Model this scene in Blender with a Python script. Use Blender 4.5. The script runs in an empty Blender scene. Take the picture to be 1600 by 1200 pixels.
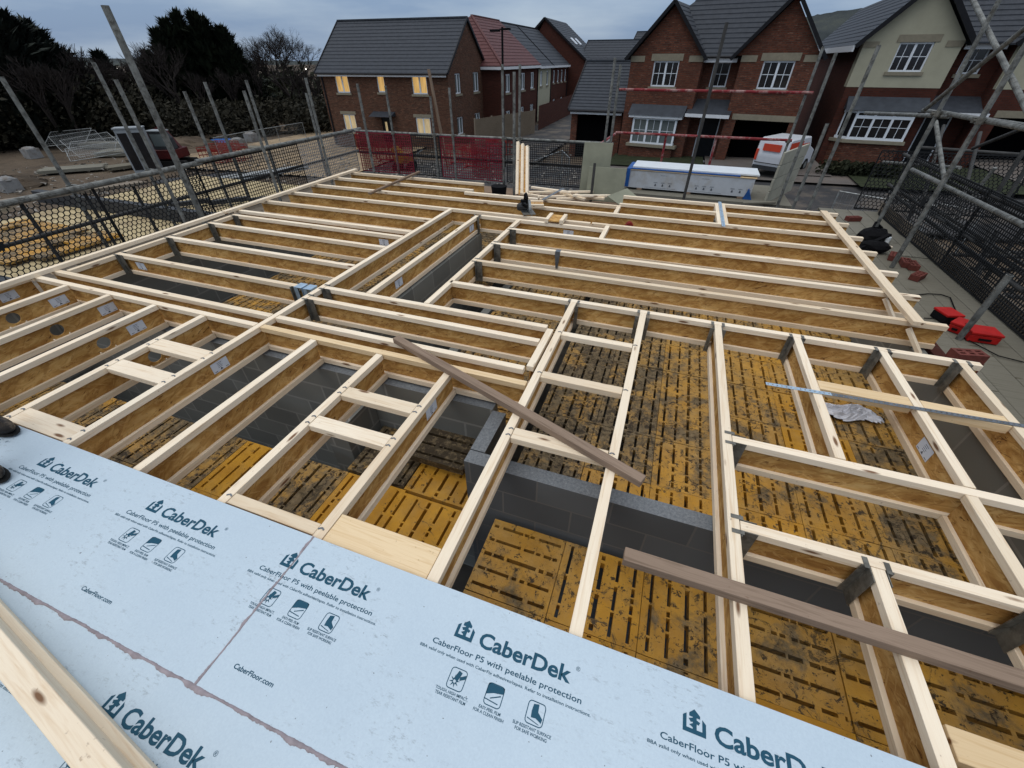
import bpy, bmesh, math, random
from math import radians as R, sin, cos, pi, atan2, hypot
from mathutils import Vector, Matrix, Euler
random.seed(7)
S = bpy.context.scene
C = S.collection
# ------------------------------------------------------------------ camera
PITCH, ROLL, YAW, HC, FPX = 0.67394, -0.0021374, 0.343021, 1.73, 634.95
cam_d = bpy.data.cameras.new('camera'); cam = bpy.data.objects.new('camera', cam_d); C.objects.link(cam)
cam_d.sensor_fit = 'HORIZONTAL'; cam_d.sensor_width = 36.0; cam_d.lens = 36.0*FPX/1600
cam_d.clip_start = 0.02; cam_d.clip_end = 3000
_f = Vector((-sin(YAW)*cos(PITCH), cos(YAW)*cos(PITCH), -sin(PITCH)))
_r0 = Vector((cos(YAW), sin(YAW), 0)); _u0 = _r0.cross(_f)
_r = cos(ROLL)*_r0 + sin(ROLL)*_u0; _u = _r.cross(_f)
cam.matrix_world = Matrix(((_r.x, _u.x, -_f.x, 0), (_r.y, _u.y, -_f.y, 0), (_r.z, _u.z, -_f.z, HC), (0, 0, 0, 1)))
S.camera = cam
S.render.resolution_x = 1024; S.render.resolution_y = 768
# ------------------------------------------------------------------ light: overcast late afternoon
SUN_EL, SUN_ROT = R(64), R(215)
W = bpy.data.worlds.new('World'); S.world = W; W.use_nodes = True
nt = W.node_tree; nt.nodes.clear()
def nn(t, **k):
    n = nt.nodes.new(t)
    for a, b in k.items(): setattr(n, a, b)
    return n
out = nn('ShaderNodeOutputWorld'); bg = nn('ShaderNodeBackground'); bg.inputs[1].default_value = 0.1
sky = nn('ShaderNodeTexSky', sky_type='NISHITA', sun_disc=False, sun_elevation=SUN_EL, sun_rotation=SUN_ROT, dust_density=3.0)
tc = nn('ShaderNodeTexCoord'); sep = nn('ShaderNodeSeparateXYZ'); nt.links.new(tc.outputs['Generated'], sep.inputs[0])
ramp = nn('ShaderNodeValToRGB'); nt.links.new(sep.outputs[2], ramp.inputs[0])
e = ramp.color_ramp.elements; e[0].position = 0.0; e[0].color = (.22, .28, .355, 1); e[1].position = 1.0; e[1].color = (.92, .93, .93, 1)
m_ = e.new(0.16); m_.color = (.275, .355, .44, 1)
m_ = e.new(0.42); m_.color = (.40, .455, .52, 1)
mp = nn('ShaderNodeMapping'); mp.inputs['Scale'].default_value = (1, 1, 5.5); nt.links.new(tc.outputs['Generated'], mp.inputs[0])
noi = nn('ShaderNodeTexNoise'); noi.inputs['Scale'].default_value = 2.6; noi.inputs['Detail'].default_value = 7; noi.inputs['Roughness'].default_value = .52
nt.links.new(mp.outputs[0], noi.inputs[0])
cr = nn('ShaderNodeValToRGB'); nt.links.new(noi.outputs[0], cr.inputs[0])
e = cr.color_ramp.elements; e[0].position = .38; e[0].color = (13.4, 14.9, 17.6, 1); e[1].position = .66; e[1].color = (25.5, 24.2, 23.2, 1)
mul = nn('ShaderNodeMixRGB', blend_type='MULTIPLY'); mul.inputs[0].default_value = 1
nt.links.new(ramp.outputs[0], mul.inputs[1]); nt.links.new(cr.outputs[0], mul.inputs[2])
mix = nn('ShaderNodeMixRGB'); mix.inputs[0].default_value = .84
nt.links.new(sky.outputs[0], mix.inputs[1]); nt.links.new(mul.outputs[0], mix.inputs[2])
nt.links.new(mix.outputs[0], bg.inputs[0]); nt.links.new(bg.outputs[0], out.inputs[0])
sd = bpy.data.lights.new('sun', 'SUN'); sd.energy = 0.95; sd.angle = R(45); sd.color = (1, .97, .93)
so = bpy.data.objects.new('sun', sd); C.objects.link(so)
_sd = Vector((sin(SUN_ROT)*cos(SUN_EL), cos(SUN_ROT)*cos(SUN_EL), sin(SUN_EL)))
so.rotation_euler = _sd.to_track_quat('Z', 'Y').to_euler()
S.view_settings.view_transform = 'Standard'; S.view_settings.look = 'None'; S.view_settings.gamma = 1; S.view_settings.exposure = -0.30
# ------------------------------------------------------------------ survey helpers (photo ray -> real place in metres)
def ray(px, py): return _r*(px-800) + _u*(600-py) + _f*FPX
def at(px, py, z=None, y=None, x=None, D=None):
    d = ray(px, py)
    if z is not None: s = (z-HC)/d.z
    elif y is not None: s = y/d.y
    elif x is not None: s = x/d.x
    else: s = D/hypot(d.x, d.y)
    return Vector((0, 0, HC)) + s*d
# ------------------------------------------------------------------ materials
def lerp(a, b, t): return tuple(a[i]+(b[i]-a[i])*t for i in range(3))
class Mat:
    def __init__(s, name, rough=.7, metal=0.0, spec=.15):
        s.m = bpy.data.materials.new(name); s.m.use_nodes = True; s.t = s.m.node_tree
        s.b = s.t.nodes['Principled BSDF']; s.b.inputs['Roughness'].default_value = rough; s.b.inputs['Metallic'].default_value = metal
        s.b.inputs['Specular IOR Level'].default_value = spec; s.tc = s.t.nodes.new('ShaderNodeTexCoord')
    def n(s, t, **k):
        x = s.t.nodes.new(t)
        for a, b in k.items(): setattr(x, a, b)
        return x
    def l(s, a, b): s.t.links.new(a, b)
    def map(s, scale=(1, 1, 1), src='Object'):
        m = s.n('ShaderNodeMapping'); m.inputs['Scale'].default_value = scale; s.l(s.tc.outputs[src], m.inputs[0]); return m.outputs[0]
    def rnd(s):
        o = s.n('ShaderNodeObjectInfo'); return o
    def offs(s, vec, amt=40):
        o = s.rnd(); a = s.n('ShaderNodeVectorMath', operation='MULTIPLY_ADD')
        c = s.n('ShaderNodeCombineXYZ'); 
        for i in range(3): s.l(o.outputs['Random'], c.inputs[i])
        s.l(c.outputs[0], a.inputs[0]); a.inputs[1].default_value = (amt, amt*.7, amt*.3); s.l(vec, a.inputs[2]); return a.outputs[0]
    def noise(s, vec, scale, detail=4, rough=.6, dist=0):
        x = s.n('ShaderNodeTexNoise'); x.inputs['Scale'].default_value = scale; x.inputs['Detail'].default_value = detail
        x.inputs['Roughness'].default_value = rough; x.inputs['Distortion'].default_value = dist; s.l(vec, x.inputs[0]); return x.outputs[0]
    def ramp(s, fac, stops):
        r = s.n('ShaderNodeValToRGB'); s.l(fac, r.inputs[0]); e = r.color_ramp.elements
        while len(e) < len(stops): e.new(.5)
        for i, (p, c) in enumerate(stops):
            e[i].position = p; e[i].color = (*c, 1) if len(c) == 3 else c
        return r.outputs[0]
    def mix(s, f, a, b, mode='MIX'):
        x = s.n('ShaderNodeMixRGB', blend_type=mode)
        for i, v in enumerate((f, a, b)):
            if isinstance(v, (int, float)): x.inputs[i].default_value = v
            elif isinstance(v, tuple): x.inputs[i].default_value = (*v, 1)
            else: s.l(v, x.inputs[i])
        return x.outputs[0]
    def col(s, v):
        if isinstance(v, tuple): s.b.inputs['Base Color'].default_value = (*v, 1)
        else: s.l(v, s.b.inputs['Base Color'])
        return s
    def bump(s, h, strength=.3, dist=.01):
        b = s.n('ShaderNodeBump'); b.inputs['Strength'].default_value = strength; b.inputs['Distance'].default_value = dist
        s.l(h, b.inputs['Height']); s.l(b.outputs[0], s.b.inputs['Normal']); return s
BW = ((0, (0, 0, 0)), (1, (1, 1, 1)))
M = {}
def timber(name, pale, mid, dark, knots=True, rough=.75):
    m = Mat(name, rough); v = m.offs(m.map((1, 1, 1)))
    st = m.n('ShaderNodeMapping'); st.inputs['Scale'].default_value = (1.3, 26, 26); m.l(v, st.inputs[0])
    g = m.noise(st.outputs[0], 2.2, 6, .6, .6)
    c = m.ramp(g, [(.3, mid), (.52, pale), (.75, lerp(pale, mid, .5))])
    big = m.noise(v, .9, 2)
    c = m.mix(m.ramp(big, [(.35, (0, 0, 0)), (.7, (.45, .45, .45))]), c, mid)
    if knots:
        kv = m.n('ShaderNodeMapping'); kv.inputs['Scale'].default_value = (2.6, 11, 11); m.l(v, kv.inputs[0])
        vo = m.n('ShaderNodeTexVoronoi'); vo.inputs['Scale'].default_value = 1.0; m.l(kv.outputs[0], vo.inputs[0])
        k = m.ramp(vo.outputs['Distance'], [(.07, (1, 1, 1)), (.14, (0, 0, 0))])
        c = m.mix(k, c, dark)
    oi = m.rnd(); br = m.ramp(oi.outputs['Random'], [(0, (.80, .76, .70)), (.4, (.93, .92, .90)), (1, (1, 1, 1))])
    c = m.mix(1.0, c, br, 'MULTIPLY')
    sp = m.ramp(m.noise(v, 38, 3), [(.68, (0, 0, 0)), (.76, (.5, .5, .5))])
    c = m.mix(sp, c, dark)
    m.col(c); m.bump(g, .25, .002); M[name] = m.m
timber('flange', (.90, .79, .62), (.74, .58, .40), (.20, .11, .06))
timber('lumber', (.80, .63, .40), (.64, .45, .24), (.20, .09, .03))
timber('weathered', (.28, .205, .15), (.17, .12, .085), (.12, .06, .035), rough=.9)
timber('darkboard', (.24, .20, .155), (.15, .125, .095), (.06, .045, .03), rough=.9)
timber('greyboard', (.20, .19, .155), (.135, .128, .10), (.08, .07, .05), rough=.9)
m = Mat('osb', .8); v = m.offs(m.map((1, 1, 1)))
def osbn(scale, rot, k, det, dist):
    q = m.n('ShaderNodeMapping'); q.inputs['Rotation'].default_value = rot; m.l(v, q.inputs[0])
    q2 = m.n('ShaderNodeMapping'); q2.inputs['Scale'].default_value = scale; m.l(q.outputs[0], q2.inputs[0]); return m.noise(q2.outputs[0], k, det, .62, dist)
n1 = osbn((6, 20, 20), (0, .15, 0), 1, 4, .7)
fl = m.ramp(n1, [(.34, (.36, .18, .05)), (.45, (.48, .265, .08)), (.54, (.57, .335, .11)), (.66, (.68, .44, .17))])
n2 = osbn((8, 20, 30), (0, .75, 0), 1, 3, .8); fl = m.mix(m.ramp(n2, [(.54, (0, 0, 0)), (.60, (.7, .7, .7))]), fl, (.38, .195, .058))
n3 = osbn((9, 20, 34), (0, -.6, 0), 1, 3, .9); fl = m.mix(m.ramp(n3, [(.58, (0, 0, 0)), (.63, (.6, .6, .6))]), fl, (.66, .42, .165))
n4 = osbn((10, 20, 40), (0, .35, 0), 1.1, 4, 1.6); fl = m.mix(m.ramp(n4, [(.635, (0, 0, 0)), (.66, (.9, .9, .9))]), fl, (.13, .052, .018))
n5 = m.noise(v, 2.2, 4); fl = m.mix(1.0, fl, m.ramp(n5, [(.35, (.72, .68, .62)), (.6, (1, 1, 1))]), 'MULTIPLY')
m.col(fl); m.bump(n1, .3, .002); M['osb'] = m.m
m = Mat('chipboard', .85); v = m.map(); c = m.ramp(m.noise(v, 130, 3), [(.3, (.09, .05, .03)), (.5, (.28, .18, .11)), (.75, (.55, .42, .30))]); m.col(c); M['chipboard'] = m.m
m = Mat('film', .42, spec=.3); v = m.map()
c = m.ramp(m.noise(v, 1.1, 3), [(.35, (.435, .525, .59)), (.7, (.50, .59, .645))])
g2 = m.noise(v, 160, 2); c = m.mix(.12, c, m.ramp(g2, [(.3, (.3, .4, .5)), (.7, (.65, .78, .85))]))
patch = m.noise(v, 2.2, 3); 
sm = m.noise(m.map((1, 2.4, 1)), 26, 6, .78)
both = m.mix(1.0, m.ramp(sm, [(.55, (0, 0, 0)), (.66, (1, 1, 1))]), m.ramp(patch, [(.44, (0, 0, 0)), (.62, (.75, .75, .75))]), 'MULTIPLY')
c = m.mix(both, c, (.20, .23, .25))
dot = m.noise(v, 75, 1); c = m.mix(m.ramp(dot, [(.79, (0, 0, 0)), (.81, (.8, .8, .8))]), c, (.09, .09, .09))
cr_ = m.noise(m.map((3, 1, 1)), 4, 6, .6, .3)
m.col(c); m.bump(m.noise(v, 7, 4), .12, .004)
m.l(m.ramp(m.noise(v, 3, 3), [(.3, (.3, .3, .3)), (.7, (.48, .48, .48))]), m.b.inputs['Roughness']); M['film'] = m.m
def plain(name, c, rough=.7, metal=0, var=.25, scale=6, spec=.18, dirt=None, ds=3):
    m = Mat(name, rough, metal, spec); v = m.offs(m.map())
    a = m.ramp(m.noise(v, scale, 5), [(.3, lerp(c, (0, 0, 0), var)), (.7, tuple(min(.95, q*(1+var*.5)) for q in c))])
    if dirt: a = m.mix(m.ramp(m.noise(v, ds, 6, .7), [(.48, (0, 0, 0)), (.62, (.9, .9, .9))]), a, dirt)
    m.col(a); m.bump(m.noise(v, scale*6, 3), .15, .003); M[name] = m.m; return m
plain('ink', (.012, .07, .115), .5, var=.1); plain('inkgrey', (.10, .11, .13), .6)
plain('glue', (.30, .26, .275), .55, var=.3, scale=30)
plain('galv', (.32, .34, .34), .5, .6, .4, 12, dirt=(.16, .16, .15), ds=9)
plain('hanger', (.20, .195, .17), .55, .45, .4, 18, dirt=(.10, .095, .08), ds=12)
plain('strapblue', (.42, .55, .66), .35, .6, .25, 20); plain('strapgrey', (.17, .19, .21), .45, .6, .3, 14)
plain('tube', (.21, .215, .20), .6, .35, .45, 9, dirt=(.07, .068, .06), ds=14)
plain('tubedark', (.06, .06, .058), .7, .2, .3, 9)
plain('tubered', (.20, .022, .026), .55, .1, .3, 9, dirt=(.33, .22, .2), ds=6)
plain('black', (.009, .009, .010), .8, var=.3, spec=.05); plain('blackgrey', (.035, .037, .04), .55)
plain('netblack', (.014, .015, .016), .7, var=.1); plain('netred', (.17, .014, .028), .6, var=.2); plain('netgrey', (.26, .255, .25), .7, var=.2)
plain('redplastic', (.40, .012, .01), .55); plain('redbag', (.18, .015, .01), .7)
plain('white', (.62, .66, .68), .4, var=.08); plain('upvc', (.66, .70, .74), .35, var=.04, scale=2); plain('stone', (.23, .205, .15), .85, var=.15, scale=8)
plain('sticker', (.62, .66, .72), .5, var=.08, scale=20); plain('concrete', (.12, .11, .098), .9, var=.3, scale=3, dirt=(.17, .155, .13), ds=2)
plain('dpc', (.012, .013, .015), .5, var=.1)
plain('fascia', (.62, .64, .66), .45, var=.06); plain('gutter', (.01, .01, .012), .4)
plain('render', (.36, .345, .255), .9, var=.08, scale=2); plain('lead', (.045, .052, .062), .6, .1, .25, 3)
plain('rubber', (.012, .012, .011), .8); plain('machinered', (.07, .010, .010), .45, var=.3); plain('cabin', (.25, .27, .28), .5, var=.15)
plain('bluesheet', (.02, .09, .30), .45, var=.3); plain('paleply', (.23, .235, .175), .85, var=.22, scale=3)
plain('boardstack', (.46, .49, .52), .5, var=.12, scale=3, dirt=(.36, .35, .33), ds=1.7)
plain('vanwhite', (.55, .57, .6), .3, spec=.5, var=.05); plain('vanred', (.50, .06, .03), .4, var=.05)
plain('skin', (.5, .3, .22), .6); plain('trouser', (.015, .017, .025), .9); plain('hivis', (.65, .30, .02), .8); plain('boot', (.022, .018, .015), .55, dirt=(.13, .10, .07), ds=12)
plain('polythene', (.55, .56, .60), .18, var=.3, scale=14, spec=.6)
plain('haycream', (.44, .355, .20), .9, var=.3, scale=2, dirt=(.26, .20, .12), ds=1.1); plain('frost', (.42, .44, .45), .6)
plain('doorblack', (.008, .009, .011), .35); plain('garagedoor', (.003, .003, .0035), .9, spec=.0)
def glass(name, c, em=None, strength=0):
    m = Mat(name, .08, 0, .6); v = m.map()
    if em:
        wv = m.ramp(m.noise(m.map((6, 6, .6)), 2.5, 3), [(.35, lerp(em, (.1, .05, 0), .45)), (.65, em)])
        m.l(wv, m.b.inputs['Emission Color']); m.b.inputs['Emission Strength'].default_value = strength
    m.col(m.ramp(m.noise(v, 1.3, 2), [(.3, c), (.7, lerp(c, (.5, .5, .5), .02))])); M[name] = m.m
glass('glassdark', (.006, .007, .009)); glass('glasslit', (.2, .15, .06), (1.0, .60, .20), .75); glass('glassdim', (.10, .12, .12)); glass('glasslit2', (.25, .22, .14), (1.0, .74, .38), .5)
m = Mat('blind', .9); m.col((.30, .31, .29)); M['blind'] = m.m
def brick(name, c1, c2, mortar, sc=1.0, speck=None, bw=.225, bh=.075, ms=.011):
    m = Mat(name, .9); s0 = m.n('ShaderNodeSeparateXYZ'); m.l(m.tc.outputs['Object'], s0.inputs[0])
    ad = m.n('ShaderNodeMath', operation='ADD'); m.l(s0.outputs[0], ad.inputs[0]); m.l(s0.outputs[1], ad.inputs[1])
    cb = m.n('ShaderNodeCombineXYZ'); m.l(ad.outputs[0], cb.inputs[0]); m.l(s0.outputs[2], cb.inputs[1])
    b = m.n('ShaderNodeTexBrick'); m.l(cb.outputs[0], b.inputs[0]); b.inputs['Scale'].default_value = 1
    b.inputs['Brick Width'].default_value = bw; b.inputs['Row Height'].default_value = bh; b.inputs['Mortar Size'].default_value = ms; b.inputs['Bias'].default_value = 0
    b.inputs['Color1'].default_value = (*c1, 1); b.inputs['Color2'].default_value = (*c2, 1); b.inputs['Mortar'].default_value = (*mortar, 1)
    c = b.outputs[0]
    if speck:
        w = m.n('ShaderNodeMapping'); w.inputs['Scale'].default_value = (1.6, 1.6, 9); m.l(m.tc.outputs['Object'], w.inputs[0])
        c = m.mix(m.ramp(m.noise(w.outputs[0], 2.2, 3, .7), [(.60, (0, 0, 0)), (.66, (.8, .8, .8))]), c, speck)
        c = m.mix(m.ramp(m.noise(m.map((3, 3, 9)), 2.7, 2), [(.56, (0, 0, 0)), (.62, (.7, .7, .7))]), c, lerp(c1, (0, 0, 0), .6))
    c = m.mix(m.ramp(m.noise(m.map(), .7, 4), [(.35, (0, 0, 0)), (.75, (.5, .5, .5))]), c, lerp(c1, (0, 0, 0), .45))
    m.col(c); m.bump(b.outputs['Fac'], -.3, .006); M[name] = m.m
brick('brick', (.155, .052, .030), (.070, .026, .018), (.075, .055, .042), speck=(.27, .15, .105))
brick('brickbrown', (.14, .060, .036), (.055, .025, .017), (.085, .066, .048), speck=(.26, .17, .115))
brick('brickred', (.085, .025, .016), (.05, .016, .011), (.05, .028, .022))
brick('block', (.215, .217, .196), (.155, .158, .145), (.27, .265, .245), bw=.45, bh=.225, ms=.01)
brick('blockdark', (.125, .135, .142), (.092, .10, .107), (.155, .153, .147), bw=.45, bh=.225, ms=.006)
m = Mat('blocktop', .95); c = m.ramp(m.noise(m.map(), 60, 4, .8), [(.35, (.12, .13, .14)), (.6, (.19, .205, .215)), (.82, (.34, .35, .355))]); m.col(c); M['blocktop'] = m.m
def roofmat(name, c):
    m = Mat(name, .65, spec=.2); a = m.ramp(m.noise(m.map((3, 3, 3)), 1.5, 4), [(.3, lerp(c, (0, 0, 0), .3)), (.7, c)])
    w = m.n('ShaderNodeTexWave'); w.inputs['Scale'].default_value = 1.0; w.wave_profile = 'SAW'; m.l(m.map((1/.33*.5, 0, 0)), w.inputs[0])
    a = m.mix(m.ramp(w.outputs[0], [(.0, (.5, .5, .5)), (.06, (0, 0, 0))]), a, lerp(c, (0, 0, 0), .6)); m.col(a); M[name] = m.m
roofmat('slate', (.042, .048, .058)); roofmat('tilered', (.11, .042, .04))
# yellow decking plastic: object colour drives how much mud lies on it
m = Mat('deckyellow', .5, spec=.35); v = m.map(); oi = m.rnd(); v2 = m.offs(v, 30)
geo = m.n('ShaderNodeNewGeometry'); vw = geo.outputs['Position']
c = m.ramp(m.noise(v2, 5, 4), [(.3, (.44, .205, .012)), (.7, (.62, .315, .026))])
sepc = m.n('ShaderNodeSeparateColor'); m.l(oi.outputs['Color'], sepc.inputs[0])
def lev(src, k, lo, hi, a):
    q = m.n('ShaderNodeMath', operation='MULTIPLY_ADD'); m.l(sepc.outputs[0], q.inputs[0]); q.inputs[1].default_value = k; m.l(src, q.inputs[2]); return m.ramp(q.outputs[0], [(lo, (0, 0, 0)), (hi, (a, a, a))])
mud = m.noise(vw, 3.2, 9, .75, .2)
dust = m.noise(vw, 1.7, 6, .7)
c = m.mix(lev(dust, .6, .60, .92, .85), c, m.ramp(m.noise(vw, 14, 6, .7), [(.3, (.25, .15, .045)), (.7, (.44, .29, .11))]))
c = m.mix(lev(mud, .42, .70, .80, .9), c, m.ramp(m.noise(vw, 20, 5, .7), [(.3, (.06, .046, .026)), (.7, (.21, .165, .10))]))
d2 = m.noise(vw, 24, 6, .75, .35)
c = m.mix(lev(d2, .18, .645, .685, .95), c, (.036, .024, .013))
d3 = m.noise(vw, 8, 8, .8, 1.6)
c = m.mix(lev(d3, .17, .645, .675, .85), c, (.050, .036, .018))
m.col(c); m.bump(d2, .35, .012); m.l(m.ramp(mud, [(.4, (.42, .42, .42)), (.65, (.9, .9, .9))]), m.b.inputs['Roughness']); M['deckyellow'] = m.m
m = Mat('ground', .95); v = m.map()
c = m.ramp(m.noise(v, .16, 8, .65), [(.3, (.032, .025, .019)), (.45, (.066, .05, .035)), (.6, (.115, .087, .06)), (.75, (.045, .05, .026))])
c = m.mix(m.ramp(m.noise(v, 2.4, 6, .75), [(.5, (0, 0, 0)), (.7, (.6, .6, .6))]), c, (.05, .038, .028)); m.col(c); m.bump(m.noise(v, 2, 8, .7), 1, .12); M['ground'] = m.m
plain('sand', (.30, .225, .14), .95, var=.35, scale=.8, dirt=(.16, .12, .08), ds=.5); plain('paving', (.12, .108, .098), .9, var=.25, scale=1.2, dirt=(.12, .10, .085), ds=.8)
plain('asphalt', (.04, .04, .041), .85, var=.3, scale=1.5, dirt=(.10, .085, .07), ds=.7); plain('lawn', (.026, .033, .015), .95, var=.5, scale=5)
def leafmat(name, a, b):
    m = Mat(name, .8, spec=.2); m.col(m.ramp(m.noise(m.map(), .9, 4), [(.35, a), (.68, b)])); M[name] = m.m
leafmat('conifer', (.006, .010, .005), (.020, .027, .013)); leafmat('pine', (.008, .012, .009), (.022, .028, .020)); leafmat('scrub', (.010, .010, .006), (.028, .024, .013)); leafmat('bramble', (.009, .013, .006), (.026, .028, .012))
plain('bark', (.025, .02, .017), .95, var=.3, scale=8); plain('twig', (.026, .021, .019), .95, var=.2)
m = Mat('hill', 1); m.col(m.ramp(m.noise(m.map(), .012, 8, .7), [(.35, (.018, .024, .026)), (.5, (.035, .042, .042)), (.62, (.055, .062, .052))])); m.bump(m.noise(m.map(), .06, 8), 1, 3); M['hill'] = m.m
m = Mat('lampglow', .5); m.b.inputs['Emission Color'].default_value = (1, .95, .85, 1); m.b.inputs['Emission Strength'].default_value = 4; m.col((.8, .8, .8)); M['lampglow'] = m.m
m = Mat('redfilm', .5); m.col((.13, .006, .018)); tr = m.n('ShaderNodeBsdfTransparent'); mx = m.n('ShaderNodeMixShader'); mx.inputs[0].default_value = .34
m.l(tr.outputs[0], mx.inputs[1]); m.l(m.b.outputs[0], mx.inputs[2]); m.l(mx.outputs[0], m.t.nodes['Material Output'].inputs[0]); M['redfilm'] = m.m
# ------------------------------------------------------------------ mesh collector
class MB:
    def __init__(s): s.v = []; s.f = []; s.mi = []; s.cur = 0
    def add(s, vs, fs):
        o = len(s.v); s.v += [tuple(p) for p in vs]; s.f += [tuple(i+o for i in f) for f in fs]; s.mi += [s.cur]*len(fs); return s
    def hexa(s, p): return s.add(p, [(0, 3, 2, 1), (4, 5, 6, 7), (0, 1, 5, 4), (1, 2, 6, 5), (2, 3, 7, 6), (3, 0, 4, 7)])
    def box(s, x0, x1, y0, y1, z0, z1):
        if x0 > x1: x0, x1 = x1, x0
        if y0 > y1: y0, y1 = y1, y0
        if z0 > z1: z0, z1 = z1, z0
        return s.hexa([(x0, y0, z0), (x1, y0, z0), (x1, y1, z0), (x0, y1, z0), (x0, y0, z1), (x1, y0, z1), (x1, y1, z1), (x0, y1, z1)])
    def bar(s, p, q, w, h, up=(0, 0, 1)):
        p = Vector(p); q = Vector(q); d = (q-p).normalized(); up = Vector(up)
        if abs(d.dot(up)) > .98: up = Vector((0, 1, 0))
        a = d.cross(up).normalized()*w/2; b = a.cross(d).normalized()*h/2
        return s.hexa([p-a-b, q-a-b, q+a-b, p+a-b, p-a+b, q-a+b, q+a+b, p+a+b])
    def tube(s, p, q, r, n=8, r2=None, cap=True):
        p = Vector(p); q = Vector(q); r2 = r if r2 is None else r2; d = (q-p).normalized()
        a = d.orthogonal().normalized(); b = d.cross(a)
        vs = [p+(a*cos(2*pi*i/n)+b*sin(2*pi*i/n))*r for i in range(n)] + [q+(a*cos(2*pi*i/n)+b*sin(2*pi*i/n))*r2 for i in range(n)]
        fs = [(i, (i+1) % n, n+(i+1) % n, n+i) for i in range(n)]
        if cap: fs += [tuple(reversed(range(n))), tuple(range(n, 2*n))]
        return s.add(vs, fs)
    def path(s, pts, r, n=6):
        for a, b in zip(pts, pts[1:]): s.tube(a, b, r, n)
        return s
    def prism(s, pts, a, b, axis='y'):
        n = len(pts)
        def P(p, t): return (p[0], t, p[1]) if axis == 'y' else (t, p[0], p[1]) if axis == 'x' else (p[0], p[1], t)
        vs = [P(p, a) for p in pts]+[P(p, b) for p in pts]
        return s.add(vs, [tuple(range(n)), tuple(reversed(range(n, 2*n)))]+[(i, i+n, (i+1) % n+n, (i+1) % n) for i in range(n)])
    def ball(s, c, r, sx=1, sy=1, sz=1, n=10, m=6, j=0):
        vs = []; fs = []
        for i in range(m+1):
            t = pi*i/m
            for k in range(n):
                rr = r*(1+random.uniform(-j, j)); vs.append((c[0]+rr*sx*sin(t)*cos(2*pi*k/n), c[1]+rr*sy*sin(t)*sin(2*pi*k/n), c[2]+rr*sz*cos(t)))
        for i in range(m):
            for k in range(n): fs.append((i*n+k, (i+1)*n+k, (i+1)*n+(k+1) % n, i*n+(k+1) % n))
        return s.add(vs, fs)
    def build(s, name, mat, parent=None, loc=None, rz=0, smooth=False, bevel=0):
        me = bpy.data.meshes.new(name); me.from_pydata(s.v, [], s.f)
        mats = mat if isinstance(mat, (list, tuple)) else [mat]
        for a in mats: me.materials.append(M[a])
        me.polygons.foreach_set('material_index', s.mi)
        bm = bmesh.new(); bm.from_mesh(me); bmesh.ops.recalc_face_normals(bm, faces=bm.faces)
        if bevel: bmesh.ops.bevel(bm, geom=bm.edges, offset=bevel, segments=1, affect='EDGES')
        bm.to_mesh(me); bm.free()
        if smooth: me.polygons.foreach_set('use_smooth', [True]*len(me.polygons))
        me.update(); o = bpy.data.objects.new(name, me); C.objects.link(o)
        if parent: o.parent = parent
        if loc: o.location = loc
        o.rotation_euler = (0, 0, rz); return o
def tag(o, label=None, cat=None, group=None, kind=None):
    if label: o['label'] = label
    if cat: o['category'] = cat
    if group: o['group'] = group
    if kind: o['kind'] = kind
    return o
def empty(name, loc, rz=0, label=None, cat=None, group=None):
    o = bpy.data.objects.new(name, None); C.objects.link(o); o.location = loc; o.rotation_euler = (0, 0, rz); o.empty_display_size = .2
    return tag(o, label, cat, group)
def kids(o): return [c for c in C.objects if c.parent == o]
def copy_tree(o, parent=None):
    ks = list(o.children); c = o.copy(); C.objects.link(c); c.parent = parent
    for k in ks: copy_tree(k, c)
    return c
ORD = ['first', 'second', 'third', 'fourth', 'fifth', 'sixth', 'seventh', 'eighth', 'ninth', 'tenth', 'eleventh', 'twelfth']
# ================================================================== SETTING
def gz(x, y):
    t = min(1, max(0, (hypot(x+2, y-3)-9)/14)); far = -2.75+.042*x
    far = max(-4.1, min(-1.6, far)); return -2.85*(1-t)+far*t
g = MB(); N = 90
def gc(i): u_ = (i/N-.5)*2; return math.copysign(abs(u_)**2.6*1500, u_)
for j in range(N+1):
    for i in range(N+1):
        x, y = gc(i), gc(j)+10; d = hypot(x, y)
        g.v.append((x, y, gz(x, y)+(random.uniform(-.08, .08) if 10 < d < 80 else 0)))
for j in range(N):
    for i in range(N):
        a = j*(N+1)+i; g.f.append((a, a+1, a+N+2, a+N+1)); g.mi.append(0)
tag(g.build('ground', 'ground', smooth=True), kind='structure')
def sheet(name, pts, mat, dz=.03, label=None, n=14):
    # quad sheet following the terrain
    b = MB(); P0, P1, P2, P3 = [Vector(p) for p in pts]
    for j in range(n+1):
        for i in range(n+1):
            p = P0.lerp(P1, i/n).lerp(P3.lerp(P2, i/n), j/n); b.v.append((p.x, p.y, gz(p.x, p.y)+dz))
    for j in range(n):
        for i in range(n):
            a = j*(n+1)+i; b.f.append((a, a+1, a+n+2, a+n+1)); b.mi.append(0)
    o = b.build(name, mat, smooth=True); tag(o, kind='structure'); return o
def grd(px, py, dz=0):
    z = -2.9
    for _ in range(12): p = at(px, py, z=z); z = gz(p.x, p.y)
    return p
sheet('road', [(-17, 18), (26, 15), (26, 20.5), (-17, 26)], 'asphalt', .10)
sheet('side_road', [(-13.4, 26.5), (-7.5, 25), (-9, 75), (-13, 75)], 'asphalt', .12)
sheet('pavement', [(-3.5, 23.2), (24, 19.5), (24, 22.0), (-3.5, 25.6)], 'paving', .20)
sheet('driveway', [(1.5, 23.5), (6.6, 23), (6.6, 28), (1.5, 28.5)], 'paving', .24)
sheet('garage_drive', [(12.6, 20), (20, 20), (20, 27), (12.6, 27.5)], 'paving', .24)
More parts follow.
